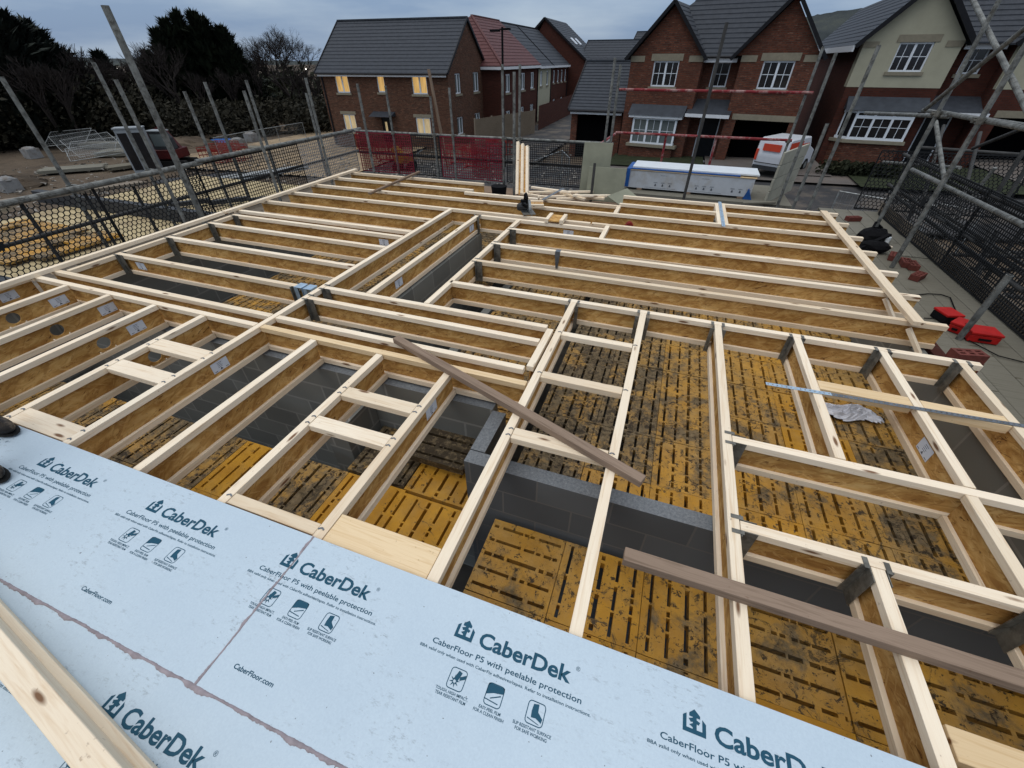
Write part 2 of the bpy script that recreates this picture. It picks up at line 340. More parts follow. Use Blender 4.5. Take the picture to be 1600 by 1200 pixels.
sheet('lawn', [(-3.4, 24.4), (1.4, 23.6), (1.4, 27), (-3.4, 27.8)], 'lawn', .27)
sheet('front_lawn', [(7.2, 21.2), (12.4, 20.4), (12.4, 25), (7.2, 25.8)], 'lawn', .27)
sheet('sand_track', [(-36, 22), (-17, 20), (-20, 60), (-34, 62)], 'sand', .10)
sheet('sand_pad', [(-19, 1.5), (-8.8, 1.5), (-9.5, 16), (-24, 19)], 'sand', .12)
# hills on the skyline
def hill(name, pts, D, base=-30, depth=260):
    b = MB(); n = len(pts); 
    crest = [at(px, py, D=D) for px, py in pts]
    for row, (k, zf) in enumerate([(-.35, None), (-.15, .55), (0, 1), (.35, .4)]):
        for p in crest:
            s = 1+k; z = base if zf is None else base+(p.z-base)*zf; b.v.append((p.x*s, p.y*s, z*1.0+(random.uniform(-1, 1)*D*.0007 if zf else 0)))
    for r_ in range(3):
        for i in range(n-1):
            a = r_*n+i; b.f.append((a, a+1, a+n+1, a+n)); b.mi.append(0)
    return tag(b.build(name, 'hill', smooth=True), kind='structure')
def dens(pts, k=6):
    o = []
    for a, b in zip(pts, pts[1:]):
        for i in range(k): t = i/k; o.append((a[0]+(b[0]-a[0])*t, a[1]+(b[1]-a[1])*t+random.uniform(-.5, .5)))
    return o+[pts[-1]]
hill('hills', dens([(1150, 60), (1210, 40), (1262, 26), (1292, 20), (1340, 14), (1372, 7), (1440, -12), (1520, -30), (1700, -50)]), 620)
hill('far_hills', dens([(930, 90), (962, 76), (990, 62), (1020, 52), (1060, 50), (1150, 60)]), 760)
hill('low_hills', dens([(-500, 60), (0, 84), (200, 92), (330, 92), (470, 96), (620, 94), (760, 93), (900, 92)]), 900)
# ================================================================== OUR BUILDING: walls
def wallbox(name, label, x0, x1, y0, y1, z0, z1, mat='block', top=None):
    b = MB(); b.box(x0, x1, y0, y1, z0, z1); o = b.build(name, mat)
    if top:
        o.data.materials.append(M[top])
        for p in o.data.polygons:
            if p.normal.z > .9: p.material_index = 1
    return tag(o, label, 'wall')
FZ = -2.72
b = MB(); b.box(-6.4, 2.75, -1.6, 7.7, -2.95, FZ); tag(b.build('floor_slab', 'concrete'), kind='structure')
ZT = -.245
wallbox('block_wall', 'grey blockwork wall running under the long header beam left of centre', -6.0, -.865, 2.0, 2.1, FZ, ZT, 'block', 'blocktop')
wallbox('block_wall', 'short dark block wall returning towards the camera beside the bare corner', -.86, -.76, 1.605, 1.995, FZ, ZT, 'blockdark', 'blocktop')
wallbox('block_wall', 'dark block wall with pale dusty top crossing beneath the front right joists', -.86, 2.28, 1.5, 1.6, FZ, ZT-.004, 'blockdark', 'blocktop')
wallbox('block_wall', 'grey block wall under the joist left of the open stairwell', -2.53, -2.43, 2.2, 5.5, FZ, ZT)
wallbox('block_wall', 'block wall on the right side of the open stairwell', -1.9, -1.8, 2.95, 5.5, FZ, -.75)
wallbox('block_pier', 'small blockwork pier standing below the doubled noggin timbers', -2.12, -1.92, 1.62, 1.995, FZ, -.42)
wallbox('inner_wall', 'left outer wall of grey blocks under the joist ends', -6.14, -6.04, -1.3, 7.3, FZ, ZT)
wallbox('inner_wall', 'right outer wall of grey blocks under the joist ends', 2.285, 2.385, -1.3, 7.3, FZ, ZT)
wallbox('inner_wall', 'far outer wall of grey blocks along the back of the floor', -5.975, 2.28, 7.25, 7.35, FZ, ZT)
wallbox('brick_skin', 'dark red brick outer skin showing beyond the right joist ends', 2.46, 2.56, -1.3, 7.45, -2.9, -.27, 'brickred')
wallbox('brick_skin', 'brick outer skin along the left side of the new floor', -6.26, -6.16, -1.3, 7.45, -2.9, -.27, 'brickred')
wallbox('brick_skin', 'brick outer skin along the far side of the new floor', -6.15, 2.45, 7.42, 7.52, -2.9, -.27, 'brickred')
# ------------------------------------------------------------------ yellow decking panels
def panel_mesh(seed):
    b = MB(); n = 5; p = .496; T = .06; rn = random.Random(seed)
    pit = p/n; sl = .0195; x = -p/2
    for i in range(n):
        c0 = -p/2+(i+.5)*pit; w_ = sl*(1.0 if i != 2 else 1.25)
        b.box(x, c0-w_/2, -p/2, p/2, -T, 0); x = c0+w_/2
        y = -p/2; k = .016+rn.random()*.008; segs = [(y, y+k)]; y += k
        while y < p/2-.05:
            L = rn.choice([.03, .05, .07, .14, .17, .19]); br = rn.choice([.008, .012, .02, .03]); y2 = y+L
            if y2 > p/2-.035: break
            segs.append((y2, y2+br)); y = y2+br
        segs.append((max(y+.01, p/2-.022), p/2))
        for a, c in segs: b.box(c0-w_/2, c0+w_/2, a, c, -T, -.001)
    b.box(x, p/2, -p/2, p/2, -T, 0)
    return b
pmesh = []
for sd_ in range(6):
    o = panel_mesh(sd_+3).build('decking_pallet', 'deckyellow'); pmesh.append(o.data); bpy.data.objects.remove(o)
npan = [0]
def panel(x, y, z=-.73, rot=0, mud=.6, label=None, group='yellow decking pallets'):
    o = bpy.data.objects.new('decking_pallet', pmesh[(npan[0]*5+int(x*7)) % 6]); C.objects.link(o); rot += 2*(npan[0] % 2)
    o.location = (x, y, z+random.uniform(-.004, .004)); o.rotation_euler = (random.uniform(-.004, .004), random.uniform(-.004, .004), rot*pi/2+random.uniform(-.006, .006)); o.color = (max(0, min(1, mud)), 0, 0, 1)
    npan[0] += 1
    tag(o, label or 'square yellow plastic decking pallet with slots, lying muddy beneath the joists', 'decking pallet', group); return o
def frange(a, b, s):
    while a < b-1e-6: yield a; a += s
for x in frange(-5.67, -1.3, .5):                # front left bay
    for y in frange(-.3, 1.55, .5):
        xx = x+.054
        if y > 1.1 and xx < -2.2: mudd = .55
        else: mudd = .5
        clean = (-3.0 < xx < -1.2 and y < 1.3)
        panel(xx+.02+0*y, y+.02, rot=(1 if xx > -1.6 and y > .9 else 0) if not (xx > -1.6 and y < 1.1) else 1, mud=.16 if clean and random.random() < .75 else .58)
panel(-1.12, 1.72+.0, rot=0, mud=.3); panel(-1.13, 1.2, rot=0, mud=.15); panel(-1.13, .7, rot=1, mud=.2); panel(-1.13, .2, rot=1, mud=.4); panel(-1.63, 1.74, rot=0, mud=.75)
panel(-1.23, 1.93, z=-.60, rot=1, mud=.95, label='thick muddy panel dumped on top of the yellow decking in front of the block wall')
for x in frange(-.42, 2.2, .5):                  # front right bay
    for y in frange(-.3, 1.3, .5):
        clean = (.9 < x < 1.3 and y < 1.2)
        panel(x+.02, y+.02, rot=1 if x > .75 or x < -.2 else 0, mud=.02 if clean else .42)
for j, y in enumerate(frange(1.87, 7.2, .5)):    # big right bay
    for i, x in enumerate(frange(-.67, 2.1, .5)):
        mud = [.72, .66, .5, .46, .46, .5][i]+random.uniform(-.05, .05)
        if i == 4 and 2.8 < y < 3.3: mud = .12
        if j == 0 and i in (1, 2): mud = .38
        panel(x+.255 if False else x+.25, y, rot=0, mud=mud)
for y in frange(2.4, 7.2, .5):                   # left middle bay
    for x in frange(-5.0, -2.7, .5): panel(x+.1, y, rot=1 if random.random() < .3 else 0, mud=.62+random.uniform(-.15, .1))
for x in frange(-2.1, -.8, .5): panel(x-.02, 2.42, rot=1, mud=.55)
for y in frange(2.95, 7.2, .5): panel(-1.5, y, rot=0, mud=.6); panel(-1.0, y, rot=0, mud=.6)
for y in (4.75, 5.2): panel(-2.14, y, z=-.5, rot=1, mud=.75, label='brown muddy decking panel at the far end of the stairwell, %s of two' % ('nearer' if y < 5 else 'farther'))
# ================================================================== JOISTS
JH, FW, FT, WT = .222, .053, .043, .010
def joist(x0, y0, x1, y1, label, group, holes=(), hang=(0, 0), stick=(), z=0, wide=None, mats=('flange', 'osb', 'flange')):
    L = hypot(x1-x0, y1-y0); rz = atan2(y1-y0, x1-x0); fw = wide or FW
    r = empty('timber_joist', (x0, y0, z), rz, label, 'joist', group)
    b = MB(); b.box(0, L, -fw/2, fw/2, -FT, 0); b.build('top_flange', mats[0], r, bevel=.0015)
    b = MB(); b.box(0, L, -fw/2, fw/2, -JH, -JH+FT); b.build('bottom_flange', mats[2], r, bevel=.0015)
    w = MB(); xs = 0; z0, z1 = -JH+FT, -FT; zm = (z0+z1)/2
    for h in sorted(holes):
        rr = .05; w.box(xs, h-z1/1-.0 if False else h-.066, -WT/2, WT/2, z0, z1); n = 20
        a0, a1 = h-.066, h+.066; ring = []; sq = []
        for i in range(n):
            t = 2*pi*i/n; cx, cz = cos(t), sin(t); ring.append((h+rr*cx, zm+rr*cz))
            k = max(abs(cx), abs(cz)); sq.append((h+.066*cx/k, zm+(z1-z0)/2*cz/k))
        for sgn in (-1, 1):
            y = sgn*WT/2; vs = [(p[0], y, p[1]) for p in ring]+[(p[0], y, p[1]) for p in sq]
            w.add(vs, [(i, (i+1) % n, n+(i+1) % n, n+i) for i in range(n)])
        w.add([(p[0], -WT/2, p[1]) for p in ring]+[(p[0], WT/2, p[1]) for p in ring], [(i, (i+1) % n, n+(i+1) % n, n+i) for i in range(n)])
        xs = a1
    w.box(xs, L, -WT/2, WT/2, z0, z1); w.build('web', mats[1], r)
    for e_, on in enumerate(hang):
        if on:
            hb = MB(); a = .004 if e_ == 0 else L-.074; t = .003
            for s_ in (-1, 1):
                y = s_*(fw/2+.004)
                # side plate tapering to a lip at the top
                hb.box(a, a+.07, min(y, y+s_*t), max(y, y+s_*t), -JH-.004, .001)
                hb.box(a-.004, a+.001, min(y, y+s_*.03), max(y, y+s_*.03), -JH, .0)
                hb.box(a-.045 if e_ == 0 else a+.06, a+.01 if e_ == 0 else a+.115, min(y, y+s_*.022), max(y, y+s_*.022), .001, .003)
            hb.box(a, a+.07, -fw/2-.004, fw/2+.004, -JH-.007, -JH-.004)
            hb.build('joist_hanger', 'hanger', r)
    for sx_, side in stick:
        sb = MB(); y = side*(WT/2+.0015); sb.cur = 0; sb.box(sx_-.07, sx_+.07, min(y, y+side*.001), max(y, y+side*.001), zm-.042, zm+.042)
        sb.cur = 1; y2 = y+side*.001; q = side*.0006
        for k in range(4): sb.box(sx_-.02, sx_+.02-.006*(k % 2), min(y2, y2+q), max(y2, y2+q), zm+.024-.012*k, zm+.027-.012*k)
        sb.prism([(sx_-.012, zm-.034), (sx_+.012, zm-.034), (sx_, zm-.016)], min(y2, y2+q), max(y2, y2+q))
        sb.box(sx_-.06, sx_-.036, min(y2, y2+q), max(y2, y2+q), zm-.034, zm-.03); sb.box(sx_+.036, sx_+.06, min(y2, y2+q), max(y2, y2+q), zm-.034, zm-.03)
        tag(sb.build('product_label', ['sticker', 'inkgrey'], r))
    return r
G1 = 'joists running under the blue decking boards'
# front left joists, y from beneath deck to header at 2.06
xs = [-6.0, -5.4, -4.78, -4.17, -3.58, -2.985, -2.4, -1.79, -1.2]
holes = {1: [2.46], 2: [2.46], 3: [2.455], 4: [2.46]}
stk = {0: [(2.72, -1)], 1: [(2.82, -1)], 2: [(2.87, -1)], 3: [(2.72, -1)], 5: [(2.54, -1)], 8: [(2.63, -1)]}
for i, x in enumerate(xs):
    y1 = 2.048 if i != 5 else 5.66
    lab = 'I-joist, %s from the left, between the blue boards and the long header%s' % (ORD[i], ', round hole' if i in holes else '')
    if i == 5: lab = 'longest I-joist, passing beside the header and on towards the far bay left of the stairwell'
    joist(x, -.9, x, y1, lab, G1, holes=holes.get(i, ()), stick=[(a+0.0, -1) for a, _ in stk.get(i, ())])
joist(-.6, -.9, -.6, 3.355, 'long I-joist crossing above the bare corner of the dark block wall', G1, hang=(0, 1))
joist(.02, -.9, .02, 3.355, 'I-joist right of the noggins, crossing the dark wall at mid floor', G1, hang=(0, 1))
joist(.625, -.9, .625, 3.355, 'doubled looking I-joist that carries the two right hand trimmers', G1, hang=(0, 1))
G2 = 'joists and trimmers in the front right bay'
joist(1.21, 3.355, 1.21, 2.025, 'short I-joist hung between far header and right trimmer, end of the steel strap', G2, hang=(1, 0))
joist(1.79, 3.355, 1.79, 2.025, 'short I-joist with white label, crossed by the steel strap', G2, hang=(1, 0), stick=[(.95, -1)])
joist(2.28, 3.355, 2.28, -.9, 'outermost right I-joist over the dark gap beside the outer wall', G2, hang=(1, 0))
joist(.655, 1.99, 2.25, 1.99, 'upper right trimmer joist with a staple mark, meeting the steel strapped bay', G2, hang=(1, 0))
joist(.655, 1.39, 2.25, 1.39, 'lower right trimmer joist above the dark wall and weathered plank', G2, hang=(1, 0))
joist(1.77, 1.96, 1.77, 1.42, 'short I-joist between the two right trimmers', G2, hang=(0, 0))
joist(1.2, 1.36, 1.2, -.9, 'I-joist at lower right with a big steel hanger, running under the boards', G2, hang=(1, 0))
joist(1.77, 1.36, 1.77, -.9, 'I-joist at the bottom right corner of the floor', G2, hang=(1, 0))
# headers
G3 = 'long header joists'
joist(-5.98, 2.08, -3.02, 2.08, 'yellower header joist at left that the labelled joists butt against', G3)
joist(-2.95, 2.08, -.64, 2.08, 'yellower header joist at centre in front of the block wall', G3, mats=('lumber', 'osb', 'flange'))
joist(-5.98, 2.245, -3.02, 2.245, 'pale joist just behind the left yellow header', G3)
joist(-2.95, 2.245, -.71, 2.245, 'pale joist just behind the centre header, under the leaning plank', G3)
joist(-2.95, 2.63, -.71, 2.63, 'joist nearest the small square opening left of centre', G3, hang=(1, 0))
joist(-2.95, 2.86, -.71, 2.86, 'joist at the foot of the open stairwell', G3, hang=(1, 0))
joist(-.675, 2.275, -.675, 2.83, 'short end joist closing three parallel joists beside the long crossing one', G3)
joist(-1.86, 3.385, 2.40, 3.385, 'long right header carrying the hung joists by steel hangers', G3, hang=(0, 0))
# stairwell
G4 = 'joists each side of the open stairwell'
joist(-2.48, 2.895, -2.48, 5.49, 'joist with white labels on the left rim of the open stairwell', G4, stick=[(.49, -1), (2.37, -1)], hang=(0, 1))
joist(-1.86, 2.895, -1.86, 5.49, 'joist on the right rim of the stairwell that carries the right hand rows', G4)
# left middle rows
G5 = 'joists of the left middle bay'
rows = [(2.80, -3.2, 'nearest row, ending short at two blue steel hangers'), (3.40, -3.02, 'second row from the front'), (3.99, -3.02, 'third row from the front'), (4.38, -3.02, 'fourth row from the front, white label at right end'), (4.58, -3.02, 'row set close behind its neighbour, carrying the wall edge')]
for i, (y, xe, t) in enumerate(rows):
    joist(-5.76 if i < 4 else -6.0, y, xe, y, 'left middle joist, %s' % t, G5, hang=(1 if i < 4 else 0, 1 if i == 0 else 0), stick={0: [(.26, -1)], 3: [(2.45, -1)]}.get(i, ()))
joist(-5.79, 2.29, -5.79, 4.41, 'rim joist on the left edge that carries the middle rows', G5)
G6 = 'far left joists spanning from the left wall'
joist(-6.05, 5.12, -3.02, 5.12, 'far left joist in front of the long one, ending at the stairwell joist', G6)
joist(-6.05, 5.69, -.9, 5.69, 'long far joist passing behind the head of the stairwell', G6)
joist(-6.05, 6.25, -1.92, 6.25, 'far left joist reaching the circular saw', G6)
joist(-6.0, 6.82, -3.13, 6.82, 'second to last far left joist, crossed by a loose strip', G6)
joist(-5.98, 7.29, -3.13, 7.29, 'farthest left joist, ending beside the black bucket', G6)
joist(-3.21, 6.65, -1.93, 6.65, 'short far joist left of the saw offcuts', G6)
joist(-1.90, 6.65, -.62, 6.65, 'short far joist right of the saw, in front of the offcut pile', G6)
joist(-2.45, 5.52, -.68, 5.50, 'joist closing the head of the stairwell, behind the notched offcut', G6, stick=[(1.3, -1)])
G7 = 'right hand rows ending at the right wall'
for i, y in enumerate([3.975, 4.54, 5.11]):
    joist(-1.83, y, 2.42, y, 'right hand I-joist, %s row behind the long right header' % ORD[i], G7, hang=(1, 0))
joist(-.88, 5.70, 2.40, 5.70, 'right hand I-joist, fourth row behind the long right header', G7)
joist(-1.88, 6.23, 2.40, 6.23, 'right hand I-joist running on from the circular saw to the right wall', G7)
joist(-.66, 6.79, .72, 6.79, 'far right joist, left half, under the white board stack', G7); joist(.86, 6.79, 2.38, 6.79, 'far right joist, right half, second from the back', G7)
joist(-.66, 7.27, .72, 7.27, 'farthest right joist, left half, against the board stack', G7); joist(.86, 7.27, 2.36, 7.27, 'farthest right joist, right half, along the back edge', G7)
# ------------------------------------------------------------------ noggins and loose timbers
def plank(name, p, q, w, h, label, cat='timber', mat='flange', group=None, parent=None, roll=None):
    p = Vector(p); q = Vector(q); L = (q-p).length; b = MB(); b.box(0, L, -w/2, w/2, -h, 0); o = b.build(name, mat, parent, bevel=min(.002, h*.1))
    d = (q-p).normalized(); y = Vector((0, 0, 1)).cross(d).normalized(); z = d.cross(y)
    o.matrix_world = Matrix.Translation(p) @ Matrix((d, y, z)).transposed().to_4x4()
    if label: tag(o, label, cat, group)
    return o
GN = 'noggins fixed flat between joists'
e1 = .03
for a, b_, y, w, t in [(-3.58, -2.985, 1.30, .12, 'noggin second nearest the boards in the left bay'), (-3.58, -2.985, 1.60, .12, 'noggin over the round hole in the left bay'), (-3.58, -2.985, .73, .12, 'noggin against the edge of the blue boards at far left'),
                       (-1.79, -1.2, 1.60, .095, 'farther of two noggins in the centre bay'), (-1.79, -1.2, 1.30, .095, 'nearer of two noggins in the centre bay'), (-1.79, -1.2, .70, .06, 'narrow noggin along the board edge left of the wide one'),
                       (-.6, .02, 2.80, .06, 'farthest of three noggins right of the long crossing joist'), (-.6, .02, 2.22, .075, 'middle of three noggins right of the long crossing joist'), (-.6, .02, 1.61, .09, 'nearest noggin, partly under the leaning plank')]:
    ng = plank('noggin', (a+e1, y, -.002), (b_-e1, y, -.002), w, .045, t, 'noggin', 'flange', GN)
    for ex in (-.02, b_-a-2*e1+.02):
        cb = MB()
        for q in ((-.3, .3) if w > .08 else (.15,)): cb.bar((ex-.014, w*q-.006, .0035), (ex+.002, w*q+.004, .0045), .007, .003); cb.bar((ex+.002, w*q+.004, .0045), (ex+.016, w*q-.004, .0035), .007, .003)
        cb.build('nail_clip', 'strapgrey', ng)
plank('wide_noggin', (-1.17, .735, -.003), (-.63, .735, -.003), .15, .045, 'wide knotty board noggin at the edge of the blue boards', 'noggin', 'lumber')
plank('noggin', (.66, .74, -.003), (1.16, .74, -.003), .12, .045, 'noggin hidden close to the boards on the right', 'noggin', 'lumber', GN) if False else None
plank('noggin', (1.24, .765, -.003), (1.74, .765, -.003), .10, .045, 'pale noggin at the bottom right corner beside a steel bracket', 'noggin', 'lumber', GN)
for x in (.745, .835): plank('noggin', (x, 6.26, -.001), (x, 7.31, -.001), .05, .05, 'pale timber beside the far steel strap, %s one' % ('left' if x < .8 else 'right'), 'noggin', 'flange', GN)
plank('noggin', (-.65, 6.26, -.001), (-.65, 6.62, -.001), .055, .05, 'small cross timber by the plywood sheets', 'noggin', 'flange', GN)
plank('noggin', (-.66, 5.14, -.001), (-.66, 5.66, -.001), .055, .05, 'small cross timber near the red tool', 'noggin', 'flange', GN)
for k, (xa, xb) in enumerate([(1.24, 1.76), (1.82, 2.25)]):
    plank('strapped_noggin', (xa, 2.735-.02*k, -.001), (xb, 2.725-.02*k, -.001), .10, .06, 'timber %s under the long grey steel strap' % ('on the left' if k == 0 else 'on the right'), 'noggin', 'lumber', GN)
# perforated steel straps
def strap(p, q, w, label, mat='strapgrey', mat2=None, split=.25):
    p = Vector(p); q = Vector(q); L = (q-p).length; b = MB(); n = int(L/.028)
    for i in range(n):
        x0, x1 = i*L/n, (i+1)*L/n; b.cur = 1 if (mat2 and i/n < split) else 0; h = .0045; xm = (x0+x1)/2
        b.box(x0, x1, -w/2, -h, 0, .0015); b.box(x0, x1, h, w/2, 0, .0015); b.box(x0, xm-h, -h, h, 0, .0015); b.box(xm+h, x1, -h, h, 0, .0015)
    o = b.build('steel_strap', [mat, mat2 or mat]); o.location = p; d = q-p; o.rotation_euler = (0, -math.asin(d.z/L), atan2(d.y, d.x)); return tag(o, label, 'strap')
strap((.90, 2.615, .004), (2.75, 2.70, .004), .032, 'long perforated steel restraint strap, its left end bare over the yellow decking', 'strapgrey', 'strapblue', .2)
strap((.79, 6.10, .004), (.79, 7.36, .004), .045, 'perforated steel strap between two pale timbers at the back', 'strapblue')
strap((-1.83, 6.56, .006), (-1.60, 6.98, .10), .05, 'bent steel strap sticking up behind the circular saw', 'strapgrey')
b = MB(); b.box(-.028, .028, -.032, .036, .001, .003); b.box(-.028, .028, -.034, -.031, -.05, .003); b.prism([(-.028, -.05), (.028, -.05), (.012, -.2), (-.012, -.2)], -.034, -.031); o = b.build('steel_clip', ['strapgrey']); o.location = (-1.05, 4.54, 0); tag(o, 'steel clip folded over a joist on the right, hanging down its web', 'clip')
for k, x in enumerate((-3.16, -3.05)):
    b = MB()
    b.box(-.04, .04, -.045, .045, -.24, -.236)
    for s_ in (-1, 1): b.box(s_*.04-.002, s_*.04+.002, -.045, .045, -.24, .004)
    b.box(-.045, .045, -.05, .05, .004, .007); b.box(-.045, -.003 if k else .0, -.052, -.049, -.14, .006)
    o = b.build('blue_hanger', 'strapblue'); o.location = (x-.03, 2.80, 0); tag(o, '%s of two bright blue steel hangers at the end of the nearest left row' % ('left' if k == 0 else 'right'), 'hanger', 'bright blue hangers')
# nail plates at the joist crossings
nails = MB()
# battens on top
plank('edge_batten', (-5.93, 7.42, .042), (-5.93, 4.35, .042), .075, .04, 'long pale batten nailed over the far left joist ends', 'batten')
plank('edge_batten', (-5.93, 4.33, .042), (-5.90, -.6, .042), .06, .042, 'thicker pale batten along the near left edge beside the netting', 'batten')
plank('edge_batten', (2.15, 7.20, .042), (2.17, 3.87, .042), .085, .038, 'rough pale batten lying across the right hand joist ends', 'batten', 'flange')
for i, y in enumerate([3.93, 4.52]):
    plank('brace_strip', (2.17, y, -.045), (2.30, y-.10, -.215), .045, .03, 'short raking strip at the right joist ends, %s one' % ('nearer' if i == 0 else 'farther'), 'timber')
plank('loose_strip', (-4.58, 7.55, .06), (-4.60, 5.95, .032), .05, .03, 'loose weathered strip lying across the far left joists', 'timber', 'weathered')
plank('leaning_plank', (-1.76, 2.24, .047), (.19, 1.475, .047), .058, .045, 'weathered brown plank lying diagonally across the joists at centre', 'plank', 'weathered')
plank('long_plank', (.15, 1.035, .048), (2.6, 1.03, .048), .064, .047, 'long weathered plank lying across the joists at lower right', 'plank', 'weathered')
# offcuts
def offcut(x, y, rz, label, L=.27, z=.0):
    r = empty('joist_offcut', (x, y, z), rz, label, 'offcut'); 
    for s_ in (-1, 1): b = MB(); b.box(s_*.1-.024, s_*.1+.024, -L/2, L/2, .0, .052); b.build('flange_piece', 'flange', r, bevel=.002)
    b = MB(); b.box(-.076, .076, -L/2, L/2, .022, .032); b.build('web_piece', 'osb', r); return r
offcut(-1.36, 5.62, .02, 'cream notched joist offcut lying flat across two joists behind the stairwell', .3, .006)
offcut(-1.86, 6.18, -1.25, 'joist offcut lying under the far side of the circular saw', .3, .006)
for k in range(9):
    a = random.uniform(-.6, .4); x = -2.35+k*.14+random.uniform(-.05, .05); L = random.uniform(.25, .45); y = 8.1+random.uniform(-.2, .25)
    plank('timber_offcut', (x-L*cos(a), y-L*sin(a), -.30+.035*(k % 3)+.02), (x+L*cos(a), y+L*sin(a), -.29+.035*(k % 3)+.02), .06, .035, 'pale offcut in the loose pile at the foot of the plywood sheets', 'offcut', 'flange', 'pale offcuts piled behind the far joists')
# circular saw
r = empty('circular_saw', (-1.84, 5.83, .02), .5, 'black and grey circular saw standing on the joists at the top of the stairwell', 'circular saw')
b = MB(); b.box(-.09, .09, -.16, .16, 0, .006); b.build('base_plate', 'hanger', r)
b = MB()
for i in range(14):
    t0 = pi*i/14; t1 = pi*(i+1)/14
    b.hexa([(.0, cos(t0)*.03, .05+sin(t0)*.03), (.035, cos(t0)*.03, .05+sin(t0)*.03), (.035, cos(t0)*.11, .03+sin(t0)*.13), (0, cos(t0)*.11, .03+sin(t0)*.13), (.0, cos(t1)*.03, .05+sin(t1)*.03), (.035, cos(t1)*.03, .05+sin(t1)*.03), (.035, cos(t1)*.11, .03+sin(t1)*.13), (0, cos(t1)*.11, .03+sin(t1)*.13)])
b.build('blade_guard', 'galv', r)
b = MB(); b.tube((.012, 0, .05), (.016, 0, .05), .088, 24); b.build('saw_blade', 'galv', r)
b = MB(); b.tube((-.01, 0, .07), (-.13, 0, .07), .052, 12); b.tube((-.13, 0, .07), (-.15, 0, .07), .04, 12); b.build('motor', 'blackgrey', r, smooth=False)
b = MB(); b.path([(-.02, -.02, .13), (-.02, -.06, .2), (-.02, .03, .235), (-.02, .11, .2), (-.02, .13, .1)], .017, 8); b.tube((-.03, -.08, .09), (-.1, -.12, .14), .02, 8); b.build('handle', 'black', r)
b = MB(); b.box(-.075, -.01, .1, .17, .05, .13); b.build('battery', 'black', r, bevel=.006)
# small red tool bag and bucket etc
b = MB(); b.prism([(-.11, 0), (.11, 0), (.09, .16), (.03, .22), (-.04, .20), (-.09, .12)], -.05, .05); b.box(-.2, -.1, -.03, .03, 0, .05)
o = b.build('red_tool_pouch', 'redbag', bevel=.01); o.location = (-.40, 5.80, -.10); o.scale = (.62, .7, .62); o.rotation_euler = (0, 0, .2); tag(o, 'dark red tool pouch leaning against a joist web near the plywood', 'tool pouch')
b = MB(); b.tube((0, 0, 0), (0, 0, .24), .12, 16, .15); o = b.build('bucket', 'black', smooth=False); o.location = (-3.02, 7.75, -.37); tag(o, 'small black bucket upside down behind the far left joists', 'bucket')
# ================================================================== BLUE DECKING BOARDS
DZ = .022
fonts = {}
def text_mesh(body, size, bold=0):
    key = (body, size, bold)
    cu = bpy.data.curves.new('t', 'FONT'); cu.body = body; cu.size = size; cu.offset = bold; cu.resolution_u = 3
    o = bpy.data.objects.new('t', cu); C.objects.link(o); dg = bpy.context.evaluated_depsgraph_get()
    me = bpy.data.meshes.new_from_object(o.evaluated_get(dg)); C.objects.unlink(o); bpy.data.objects.remove(o)
    vs = [tuple(v.co) for v in me.vertices]; fs = [tuple(p.vertices) for p in me.polygons]; bpy.data.meshes.remove(me); return vs, fs
def put_text(b, body, x0, y0, width=None, cap=.02, bold=0, align='L', z=0, sx=1):
    vs, fs = text_mesh(body, 1.0, bold)
    mx = max(v[0] for v in vs); mn = min(v[0] for v in vs)
    sc = cap/.70; w = (mx-mn)*sc; k = (width/w) if width else sx
    off = x0 if align == 'L' else x0-w*k/2
    b.add([(off+(v[0]-mn)*sc*k, y0+v[1]*sc, z) for v in vs], fs)
def rrect(b, cx, cy, w, h, t, z=0, r_=.012):
    def pts(w, h, r_):
        o = []
        for qx, qy, a0 in ((1, 1, 0), (-1, 1, 90), (-1, -1, 180), (1, -1, 270)):
            for k in range(4): a = R(a0+k*30); o.append((cx+qx*(w/2-r_)+r_*cos(a), cy+qy*(h/2-r_)+r_*sin(a), z))
        return o
    A = pts(w, h, r_); B = pts(w-2*t, h-2*t, max(.001, r_-t)); n = len(A)
    b.add(A+B, [(i, (i+1) % n, n+(i+1) % n, n+i) for i in range(n)])
def poly(b, pts, z=0): b.add([(p[0], p[1], z) for p in pts], [tuple(range(len(pts)))])
